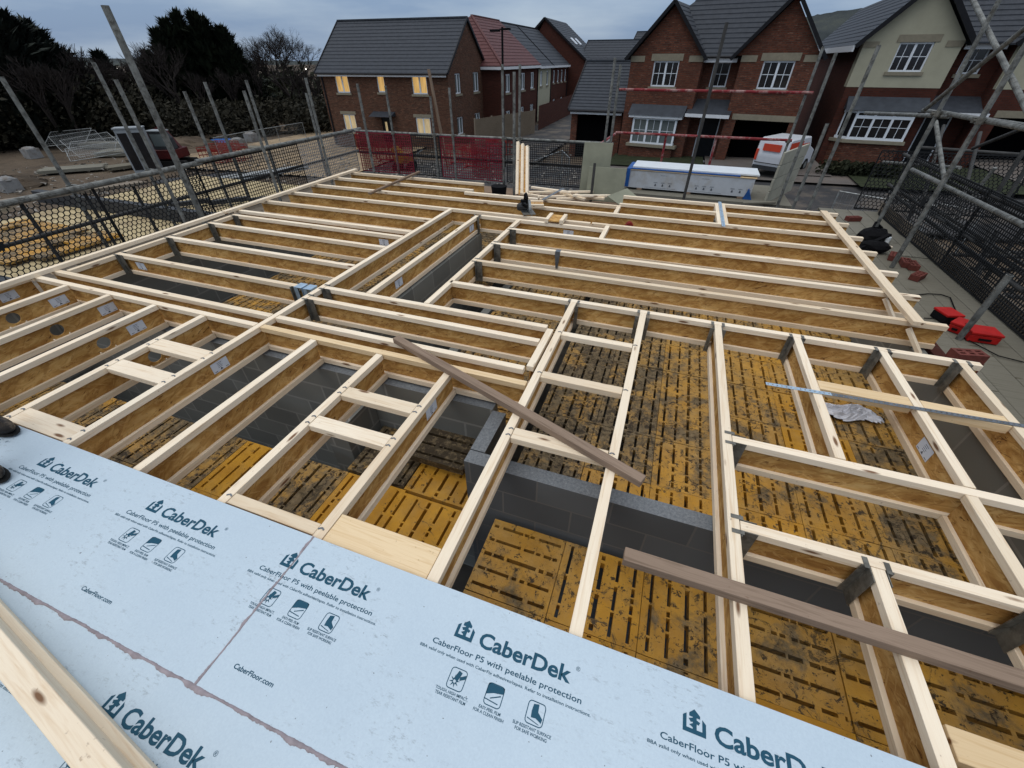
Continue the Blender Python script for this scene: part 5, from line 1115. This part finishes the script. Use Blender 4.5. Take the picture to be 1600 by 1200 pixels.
b = MB(); b.bar((.8, .35, 1.3), (-.2, .5, 2.9), .28, .4); b.bar((-.2, .5, 2.9), (-2.0, .6, 2.2), .25, .33); b.build('boom', 'machinered', r); b = MB(); b.bar((-2.0, .6, 2.3), (-2.1, .6, .7), .2, .28); b.build('arm', 'machinered', r); b = MB(); b.prism([(-2.4, .2), (-1.8, .1), (-1.7, .7), (-2.2, .8)], .3, .95); b.build('bucket', 'black', r)
# piles of temporary fence panels
def fence_panel(a, b_, h, label, rz=None, tilt=0):
    a = Vector(a); b_ = Vector(b_); L = (b_-a).length; r = empty('fence_panel', a, 0, label, 'fence panel', 'temporary steel fence panels'); d = (b_-a)
    f = MB(); q = lambda x, z: (x, 0, z)
    f.path([q(0, 0), q(0, h), q(L, h), q(L, 0), q(0, 0)], .019, 6); f.build('panel_frame', 'galv', r); f = MB()
    for i in range(1, int(L/.12)): f.bar(q(i*.12, .02), q(i*.12, h-.02), .006, .006)
    for i in range(1, int(h/.3)): f.bar(q(.02, i*.3), q(L-.02, i*.3), .006, .006)
    f.build('wire_mesh', 'galv', r); ang = atan2(d.y, d.x); r.rotation_euler = (tilt, -math.asin(d.z/L), ang); return r
G = 'temporary steel fence panels'
for k, (px, py, rz, tl) in enumerate([(105, 222, .9, -.9), (118, 236, 1.25, -1.1), (128, 246, .7, -1.2), (150, 250, 1.4, -1.05), (92, 234, .55, -1.15), (140, 262, 1.05, -1.3)]):
    p = grd(px, py+8); z = gz(p.x, p.y)+.15+.09*k; a = Vector((p.x-1.3, p.y, z)); fence_panel(a, a+Vector((3.0*cos(rz), 3.0*sin(rz), .2)), 1.9, 'steel fence panel dumped in the heap left of the cabin, %s of six' % ORD[k], tilt=tl)
for k, (p0, p1, D0, D1) in enumerate([((325, 196), (372, 186), 34, 36), ((372, 186), (425, 181), 36, 38), ((425, 181), (470, 184), 38, 40)]):
    a = at(*p0, D=D0); c = at(*p1, D=D1); za = gz(a.x, a.y); a.z = za; c.z = gz(c.x, c.y); fence_panel(a, c, 1.9, 'standing steel fence panel beyond the sandy track, %s from the left' % ORD[k])
for k, (p0, p1, D0, D1) in enumerate([((835, 224), (880, 215), 15, 17), ((880, 215), (892, 222), 17, 15.5)]):
    a = at(*p0, D=D0); c = at(*p1, D=D1); a.z = gz(a.x, a.y); c.z = gz(c.x, c.y); fence_panel(a, c, 2.0, 'steel fence panel standing before the garage, %s one' % ('left' if k == 0 else 'right'))
for k in range(3):
    a = at(1330+k*85, 262, D=15.5); c = at(1412+k*85, 266, D=15.2); a.z = gz(a.x, a.y)+.05; c.z = gz(c.x, c.y)+.05; fence_panel(a, c, 1.5, 'low steel fence panel before the front lawn at right, %s from the left' % ORD[k])
# red plastic barriers
plain('barrierred', (.22, .02, .016), .6, dirt=(.14, .09, .06), ds=4)
def barrier(px, py, D, rz, label):
    p = grd(px, py+14); r = MB(); L = 1.8
    for z in (.06, .5, .95): r.box(0, L, -.03, .03, z, z+.06)
    for i in range(9): x = i*L/8; r.box(x-.02, x+.02, -.025, .025, .06, 1.0)
    r.box(0, L, -.02, .02, .72, .88); r.box(.2, .26, -.3, .3, 0, .05); r.box(L-.26, L-.2, -.3, .3, 0, .05)
    o = r.build('pedestrian_barrier', 'barrierred'); o.location = (p.x, p.y, gz(p.x, p.y)+.12); o.rotation_euler = (0, 0, rz); return tag(o, label, 'barrier', 'red plastic pedestrian barriers')
for k, (px, py, D, rz) in enumerate([(318, 245, 20, .9), (330, 238, 22, .6), (345, 232, 24, .3), (340, 246, 33, .9), (352, 240, 35, .6), (560, 222, 18, -.3), (590, 240, 15, .2), (700, 245, 16, .2), (725, 250, 14.5, -.2), (760, 232, 19, .1)]):
    barrier(px, py, D, rz, 'red plastic barrier on the left site, %s counting from the left' % ORD[k] if k < 5 else 'red plastic barrier seen through the far netting, %s counting from the left' % ORD[k-5])
# timber and pipe stacks
def stack(px, py, D, rz, L, n, layers, w, h, mat, name, label, cat, tube=False):
    p = at(px, py, D=D) if 'netting' in label and 'right' in label or 'tool bag' in label else grd(px, py+8); z = gz(p.x, p.y)+.12; r = empty(name, (p.x, p.y, z), rz, label, cat)
    b = MB()
    for j in range(layers):
        for i in range(n):
            x = random.uniform(-.15, .15); y = i*(w+.01)
            if tube: b.tube((x, y, j*h+h/2), (x+L, y, j*h+h/2), h*.45, 8)
            else: b.box(x, x+L, y, y+w, j*h, j*h+h-.006)
    o = b.build('pieces', mat, r); return r
stack(150, 240, 19, .5, 3.6, 8, 5, .22, .06, 'greyboard', 'board_pile', 'pile of pale scaffold boards in front of the cabin', 'board pile'); stack(330, 285, 13, 1.1, 5.5, 7, 2, .11, .12, 'galv', 'pipe_pile', 'bundle of shiny grey pipes lying beyond the left netting', 'pipe pile', True); stack(250, 290, 12, .9, 4, 6, 2, .15, .15, 'blackgrey', 'pipe_pile', 'bundle of dark pipes lying beyond the left netting', 'pipe pile', True)
for k, (px, py, rz, L, n_, ly, t) in enumerate([(128, 226, .3, 4.2, 5, 6, 'behind the fence heap'), (60, 268, .8, 3.4, 6, 3, 'left of the fence heap'), (175, 262, 1.2, 3.0, 5, 3, 'just in front of the cabin'), (330, 226, .2, 5.0, 4, 2, 'beyond the red barriers')]):
    stack(px, py, 0, rz, L, n_, ly, .22, .06, 'greyboard', 'board_pile', 'low pile of weathered boards %s' % t, 'board pile')
for k, (px, py, t) in enumerate([(20, 300, 'near the left edge of the photo'), (55, 248, 'beside the fence heap'), (375, 232, 'by the sandy track'), (395, 222, 'farther along the sandy track')]):
    p = grd(px, py); r = MB(); r.box(-.42, .42, -.4, .4, 0, .62); r.ball((0, 0, .58), .46, 1.0, .95, .4, 10, 6, .12); o = r.build('rubble_sack', 'sackwhite') if 'sackwhite' in M else (plain('sackwhite', (.24, .24, .235), .8, dirt=(.14, .12, .1), ds=3), r.build('rubble_sack', 'sackwhite'))[1]
    o.location = (p.x, p.y, gz(p.x, p.y)+.05); tag(o, 'dirty white bulk sack on the muddy site, %s' % t, 'sack', 'white bulk sacks')
p = grd(352, 224); b = MB(); b.ball((0, 0, .1), .9, 1.8, .8, .25, 12, 5, .2); o = b.build('blue_tarpaulin', 'bluesheet'); o.location = (p.x, p.y, gz(p.x, p.y)+.05); tag(o, 'crumpled blue tarpaulin on the ground beyond the red barriers', 'tarpaulin')
# neighbouring plot floor with yellow decking, seen through the netting
GY = 'yellow decking panels of the neighbouring plot'
for j in range(5):
    for i in range(9):
        if (i*7+j*13) % 11 == 0: continue
        panel(-15.1-.5*i, 5.3+.5*j, -2.26, rot=(i+j) % 2, mud=.35+.3*random.random(), label='yellow decking pallet on the neighbouring plot, seen through the left netting', group=GY)
b = MB(); b.box(-20.5, -9.2, 3.2, 14.5, -3.0, -2.4); tag(b.build('neighbour_floor', 'haycream'), 'pale sandy floor slab of the neighbouring plot seen through the left netting', 'floor slab')
wallbox('neighbour_wall', 'dark low wall crossing the pale neighbouring floor, far one', -22, -9.4, 9.2, 9.45, -2.39, -2.0, 'blackgrey')
wallbox('neighbour_wall', 'dark low wall crossing the pale neighbouring floor, near one', -20, -9.4, 3.9, 4.15, -2.39, -1.9, 'blackgrey')
wallbox('neighbour_wall', 'dark low wall running away on the pale neighbouring floor', -13.2, -12.95, 4.2, 9.15, -2.39, -2.05, 'blackgrey')
for k in range(7): stp = (-16.5+1.1*k, 10.2+.7*(k % 3)); plank('dark_beam', (*stp, -2.2), (stp[0]+.9, stp[1]+.9, -2.18), .18, .14, 'dark beam lying on the pale neighbouring floor, %s from the left' % ORD[k], 'beam', 'blackgrey')
for k in range(3): plank('scaffold_board', (-9.6, .5+2.4*k, -1.35), (-10.4, 2.9+2.4*k, -1.30), .24, .04, 'dirty scaffold board bridging outside the left netting, %s from the camera' % ORD[k], 'board', 'greyboard')
# long pale-edged trough board outside the rail
p_ = at(-60, 322, x=-8.4); q_ = at(222, 283, x=-8.4)
plank('scaffold_board', p_, q_, .23, .04, 'long dark board lying just beyond the near left rail', 'board', 'darkboard')
for k, t_ in enumerate((.25, .6, .92)): w_ = p_.lerp(q_, t_); pole(w_.x, w_.y, w_.z-.05, 'dark support tube under the long board beyond the left rail, %s one' % ORD[k], mat='tubedark')
# rubble mounds
for k, (px, py, D, s) in enumerate([(20, 290, 17, 1.0), (250, 250, 22, 1.2), (290, 228, 28, 1.3), (430, 205, 33, 1.6), (335, 215, 33, 1.4)]):
    p = grd(px, py); b = MB(); b.ball((0, 0, 0), 1.3*s, 1.7, 1.1, .4, 22, 10, .12); o = b.build('spoil_heap', 'ground'); o.location = (p.x, p.y, gz(p.x, p.y)); tag(o, 'low heap of brown earth on the left site, %s counting from the left' % ['first', 'second', 'third', 'fifth', 'fourth'][k], 'earth heap', 'earth heaps')
# concrete mixer like yellow machine beyond the far netting
p = grd(634, 268); r = empty('yellow_dumper', (p.x, p.y, gz(p.x, p.y)), R(25), 'small yellow site machine seen through the far netting gap', 'machine')
b = MB(); b.box(-.5, .5, -.35, .35, .45, .85); b.tube((-.2, 0, .85), (-.5, 0, 1.25), .3, 12, .22); b.build('body', 'machineyellow', r) if 'machineyellow' in M else (plain('machineyellow', (.38, .22, .02), .5, dirt=(.1, .08, .05)), b.build('body', 'machineyellow', r))
for x in (-.4, .4):
    for y in (-.4, .4): b = MB(); b.tube((x, y-.06, .28), (x, y+.06, .28), .28, 14); b.build('wheel', 'rubber', r)
b = MB(); b.bar((.5, 0, .7), (1.1, 0, 1.1), .06, .06); b.build('tow_bar', 'galv', r)
# wooden boundary fence at the terrace
r = empty('timber_fence', (-13.6, 30.6, gz(-13, 31)), R(75), 'brown close boarded fence between the near house and the terrace', 'fence')
b = MB()
for i in range(60): b.box(i*.13, i*.13+.12, -.01, .01+.004*(i % 2), .05, 1.8)
b.build('fence_boards', 'darkboard', r); b = MB()
for i in range(5): b.box(i*1.95, i*1.95+.1, .03, .12, 0, 1.85)
b.build('fence_posts', 'darkboard', r)
r = empty('timber_fence', (-11.8, 40, gz(-12, 40)), R(92), 'long brown fence along the side road before the terrace', 'fence')
b = MB()
for i in range(130): b.box(i*.16, i*.16+.15, -.01, .01+.004*(i % 2), .05, 1.9)
b.build('fence_boards', 'brickred', r)
# neighbouring brickwork on the right
wallbox('neighbour_brickwork', 'part built brick wall of the next plot beyond the right netting', 5.6, 5.9, .5, 7.2, -3.0, -.75, 'brickred')
b = MB(); b.box(3.75, 5.5, .5, 9, -1.6, -1.55); tag(b.build('neighbour_platform', 'darkboard'), 'dark lower scaffold platform of the next plot on the right', 'platform')
G8 = 'tubes of the neighbouring right scaffold'
for k, (x, y, z) in enumerate([(4.4, 9.6, .9), (5.2, 8.2, 1.0), (4.4, 7.2, .3), (5.2, 6.0, .6), (4.5, 5.2, .2), (5.3, 4.2, .5), (6.3, 9.5, 1.3)]): pole(x, y, z, 'dark upright tube of the next plot scaffold, %s from the back' % ORD[k], mat='tubedark', coll=(-.3,), group=G8)
for k, (p, q) in enumerate([((4.4, 10, -.3), (4.4, 1, -.28)), ((5.25, 10, -.25), (5.3, 1, -.3)), ((4.4, 10, .12), (4.45, 4, .1)), ((3.9, 8.6, -.5), (6.5, 8.5, -.45)), ((3.9, 6.2, -.5), (6.0, 6.3, -.5)), ((4.2, 9.3, -1.3), (5.4, 5.2, .3)), ((5.2, 9.0, .35), (4.5, 5.1, -1.2)), ((4.0, 10.2, .5), (7.5, 9.4, .5)), ((3.8, 4.0, -.55), (6.0, 4.1, -.5))]): tubeh(p, q, 'dark level or braced tube of the next plot scaffold, number %s nearest last' % ORD[k] if False else 'dark tube tangled in the next plot scaffold at right', 'tubedark', G8, name='scaffold_tube')
rr_ = random.Random(4)
for k in range(14):
    p = Vector((rr_.uniform(3.8, 5.0), rr_.uniform(4.0, 9.5), rr_.uniform(-1.5, .1))); d = Vector(rr_.choice([(0.1, 2.6, .05), (1.6, .1, 0), (.2, 1.2, 1.0), (.1, 0, 1.3), (1.0, -1.2, .5)])); tubeh(p, p+d, 'dark tube tangled in the next plot scaffold at right', 'tubedark', G8, name='scaffold_tube')
# mud piles of sand bags/bricks behind right netting
stack(1330, 330, 11.5, .2, 1.2, 6, 5, .22, .1, 'boardpale', 'block_pallet', 'pale stack of blocks seen through the right hexagon netting', 'block stack'); stack(1420, 345, 9.5, .5, 1.0, 5, 5, .2, .1, 'boardpale', 'block_pallet', 'second pale stack of blocks behind the tool bag netting', 'block stack')
# ================================================================== VEGETATION
def leaf_cloud(b, c, rx, ry, rz_, n, s, droop=0):
    for _ in range(n):
        while True:
            p = Vector((random.uniform(-1, 1), random.uniform(-1, 1), random.uniform(-1, 1)))
            if .15 < p.length < 1: break
        p = Vector((c[0]+p.x*rx, c[1]+p.y*ry, c[2]+p.z*rz_)); a = Vector((random.gauss(0, 1), random.gauss(0, 1), random.gauss(0, 1))).normalized(); t = a.orthogonal().normalized(); k = s*random.uniform(.5, 1.3)
        if droop: t = (t+Vector((0, 0, droop))).normalized()
        u_ = a.cross(t).normalized(); b.add([p-u_*k*.45, p+t*k, p+u_*k*.45, p-t*k*.4], [(0, 1, 2, 3)])
def conifer(px, ptop, pbase, D, w, mat, label, n=2600, spread=1.0, group='evergreen trees on the left skyline'):
    top = at(px, ptop, D=D); x, y = top.x, top.y; z0 = gz(x, y)-.3; h = top.z-z0
    r = empty('conifer_tree', (x, y, z0), random.uniform(0, 6), label, 'tree', group)
    b = MB(); b.tube((0, 0, 0), (0, 0, h*.95), .28, 8, .04); b.build('trunk', 'bark', r)
    b = MB()
    for k in range(int(n)):
        t = random.random()**.8; z = h*(.06+.93*t); rad = w*(1-t)**.75*(.75+.25*sin(z*5+px))+.08
        a = random.uniform(0, 2*pi); q = rad*math.sqrt(random.uniform(.1, 1)); p = Vector((q*cos(a), q*sin(a), z+random.uniform(-.2, .2)))
        d = Vector((cos(a), sin(a), random.uniform(.1, 1.3)*spread)).normalized(); s_ = Vector((-sin(a), cos(a), random.uniform(-.5, .5))).normalized(); k_ = random.uniform(.25, .6)*min(1.2, .5+w/5)
        b.add([p-s_*k_*.3, p+d*k_*1.25, p+s_*k_*.3, p-d*k_*.3], [(0, 1, 2, 3)])
    b.build('crown', mat, r); return r
for k, (px, pt, D, w, mt) in enumerate([(-70, -10, 34, 4.2, 'pine'), (5, 22, 36, 3.4, 'pine'), (38, 35, 38, 3.4, 'pine'), (68, 62, 40, 3.0, 'pine'), (95, 88, 42, 2.6, 'pine'), (152, 84, 44, 1.9, 'pine')]):
    conifer(px, pt, 0, D+24, w*1.6, mt, 'dark pine on the far left skyline, %s counting from the left' % ORD[k], 3000)
for k, (px, pt, D, w) in enumerate([(243, 50, 46, 2.4), (257, 34, 47, 2.6), (274, 22, 48, 3.0), (300, 22, 47, 3.0), (318, 34, 48, 3.4), (345, 46, 47, 3.6), (360, 78, 46, 3.2), (230, 84, 45, 2.2)]):
    conifer(px, pt, 0, D+17, w*1.32, 'conifer', 'black green conifer in the central clump, %s by planting' % ORD[k] if False else 'black green conifer in the clump left of the bare tree', 3200, 1.4, 'conifers of the central clump')
def bare_tree(px, ptop, D, label, depth=6, wid=1.0, name='bare_tree', seed=1, group=None):
    rnd = random.Random(seed); top = at(px, ptop, D=D); x, y = top.x, top.y; z0 = gz(x, y)-.3; h = top.z-z0
    r = empty(name, (x, y, z0), 0, label, 'tree', group); tr = MB(); br = MB()
    def grow(p, d, L, rad, lv):
        q = p+d*L; (tr if lv >= depth-1 else br).tube(p, q, rad, 6 if lv > 2 else 4 if lv > 0 else 3, rad*.68, cap=False)
        if lv == 0: return
        for _ in range(3 if lv < depth else 4):
            ax = Vector((rnd.gauss(0, 1), rnd.gauss(0, 1), rnd.gauss(0, .5))).normalized(); nd = (d+ax*rnd.uniform(.4, .78)*wid+Vector((0, 0, .10))).normalized(); grow(q, nd, L*rnd.uniform(.66, .85), rad*.62, lv-1)
    grow(Vector((0, 0, 0)), Vector((0, 0, 1)), h*.24, h*.022, depth)
    allz = max(v[2] for v in br.v); s_ = h/allz
    for m_ in (tr, br): m_.v = [(v[0]*s_*wid, v[1]*s_*wid, v[2]*s_) for v in m_.v]
    tr.build('trunk', 'bark', r); br.build('branches', 'twig', r); return r
bare_tree(421, 34, 66, 'leafless round headed tree left of the near brick house', 8, 1.12, seed=11)
bare_tree(243, 62, 58, 'leafless brown shrub-like tree in front of the conifer clump', 6, 1.0, seed=9)
for k, (px, pt, D) in enumerate([(95, 72, 46), (112, 68, 47), (150, 88, 48), (180, 104, 48), (215, 104, 48), (300, 108, 46), (350, 104, 46), (390, 98, 47), (455, 96, 48), (470, 112, 46), (20, 84, 40), (60, 96, 40), (485, 108, 48)]):
    bare_tree(px, pt, D+14, 'thin leafless sapling in the scrub belt, %s counting from the left' % (ORD+['thirteenth'])[[4, 5, 6, 7, 8, 9, 10, 11, 12, 13, 1, 2, 3][k] % 13] if False else 'thin leafless sapling rising from the scrub on the left', 5, .9, 'sapling', 20+k, 'leafless saplings in the scrub belt')
# scrub belt: uncountable undergrowth
b = MB()
for _ in range(620):
    px = random.uniform(-260, 505); D = random.uniform(57, 76) if px < 250 else random.uniform(52, 66)
    p = at(px, 120, D=D); z = gz(p.x, p.y); hgt = random.uniform(1.8, 5.0)*(.62 if px > 250 else 1.0)*(1.15 if px < 60 else 1)
    leaf_cloud(b, (p.x, p.y, z+hgt*.42), hgt*.9, hgt*.9, hgt*.6, 210, .05+.0042*D)
tag(b.build('undergrowth', 'scrub'), 'mass of brown green brambles and scrub along the left boundary', 'scrub', kind='stuff')
b = MB()
for _ in range(110):
    px = random.uniform(-200, 480); D = random.uniform(80, 115); p = at(px, 110, D=D); z = gz(p.x, p.y); leaf_cloud(b, (p.x, p.y, z+2.0), 4, 4, 3.0+random.uniform(-.6, .8), 60, .9)
tag(b.build('distant_woodland', 'bramble'), 'far dark woodland behind the left trees', 'woodland', kind='stuff')
b = MB()
for _ in range(40): p = at(1310+random.uniform(-12, 110), 246, D=24.5); leaf_cloud(b, (p.x, p.y, gz(p.x, p.y)+.45), .5, .4, .3, 60, .12)
tag(b.build('low_shrubs', 'bramble'), 'low dark shrubs under the cream house bay', 'shrubs', kind='stuff')
# far lights on the horizon
for k, (px, py) in enumerate([(212, 109), (182, 106), (470, 107), (478, 108), (197, 108)]):
    p = at(px, py, D=140); r = empty('distant_lamp', (p.x, p.y, -6), 0, 'tiny lit lamp on the far horizon', 'lamp', 'far horizon lamps'); b = MB(); b.tube((0, 0, 0), (0, 0, p.z+6), .06, 6); b.build('post', 'galv', r); b = MB(); b.ball((0, 0, p.z+6), .13, n=8, m=5); b.build('lamp', 'lampglow', r)
# rubble litter on the site ground (stuff)
b = MB()
for _ in range(1600):
    px = random.uniform(-40, 900); py = random.uniform(222, 330); p = at(px, py, z=-2.9); s = random.uniform(.04, .16); z = gz(p.x, p.y)+.12
    if p.y < -1 or hypot(p.x, p.y) > 45: continue
    q = [(p.x+random.uniform(-s, s), p.y+random.uniform(-s, s), z+random.uniform(0, s)) for _ in range(6)]; b.add(q, [(0, 1, 2), (0, 2, 3), (0, 3, 4), (1, 2, 5), (2, 3, 5), (3, 4, 5)])
tag(b.build('rubble', 'stonegrey') if 'stonegrey' in M else (plain('stonegrey', (.26, .24, .21), .9, var=.5), b.build('rubble', 'stonegrey'))[1], 'loose rubble and offcuts scattered over the muddy site', 'rubble', kind='stuff')
# ================================================================== PERSON (only boot toes reach the frame)
def person():
    P0 = Vector((-3.42, .46, DZ)); A, B_ = (.0, .14), (.36, -.085)
    pts = [(.12, 0, .92), (.12, 0, 1.12), (.12, 0, 1.34), (.12, 0, 1.46), (.13, 0, 1.53), (.14, 0, 1.64), (.10, .10, .88), (.10, .12, .5), (A[0]-.02, A[1], .12), (.15, -.09, .88), (.30, -.09, .5), (B_[0]-.02, B_[1], .12),
           (.12, .19, 1.40), (.15, .25, 1.12), (.32, .20, 1.0), (.12, -.19, 1.40), (.15, -.25, 1.12), (.32, -.20, 1.0), (.41, .19, .99), (.41, -.19, .99)]
    ed = [(0, 1), (1, 2), (2, 3), (3, 4), (4, 5), (0, 6), (6, 7), (7, 8), (0, 9), (9, 10), (10, 11), (3, 12), (12, 13), (13, 14), (3, 15), (15, 16), (16, 17), (14, 18), (17, 19)]
    rad = [.13, .13, .16, .10, .055, .10, .095, .07, .05, .095, .07, .05, .065, .05, .038, .065, .05, .038, .035, .035]
    me = bpy.data.meshes.new('person'); me.from_pydata(pts, ed, []); o = bpy.data.objects.new('person', me); C.objects.link(o); o.location = P0
    o.modifiers.new('skin', 'SKIN'); sv = me.skin_vertices[0].data
    for i, q in enumerate(rad): sv[i].radius = (q, q)
    sv[0].use_root = True; o.modifiers.new('sub', 'SUBSURF').levels = 2; o.modifiers['sub'].render_levels = 2; me.materials.append(M['trouser'])
    tag(o, 'person standing at the left edge, only two dark boot toes in view', 'person')
    for k, (x, y) in enumerate((A, B_)):
        b = MB(); b.ball((x+.02, y, .05), .05, 2.6, .95, .9, 16, 10); b.ball((x-.04, y, .09), .055, 1.1, .95, 1.4, 12, 8); bo = b.build('boot', 'boot', o, smooth=True)
        b = MB(); b.ball((x+.02, y, .012), .052, 2.62, 1.0, .22, 16, 6); b.build('sole', 'rubber', bo)
    b = MB(); b.ball((.14, 0, 1.70), .1, .8, .75, 1.0, 12, 8); b.build('hard_hat', 'white', o, smooth=True)
    return o
person()
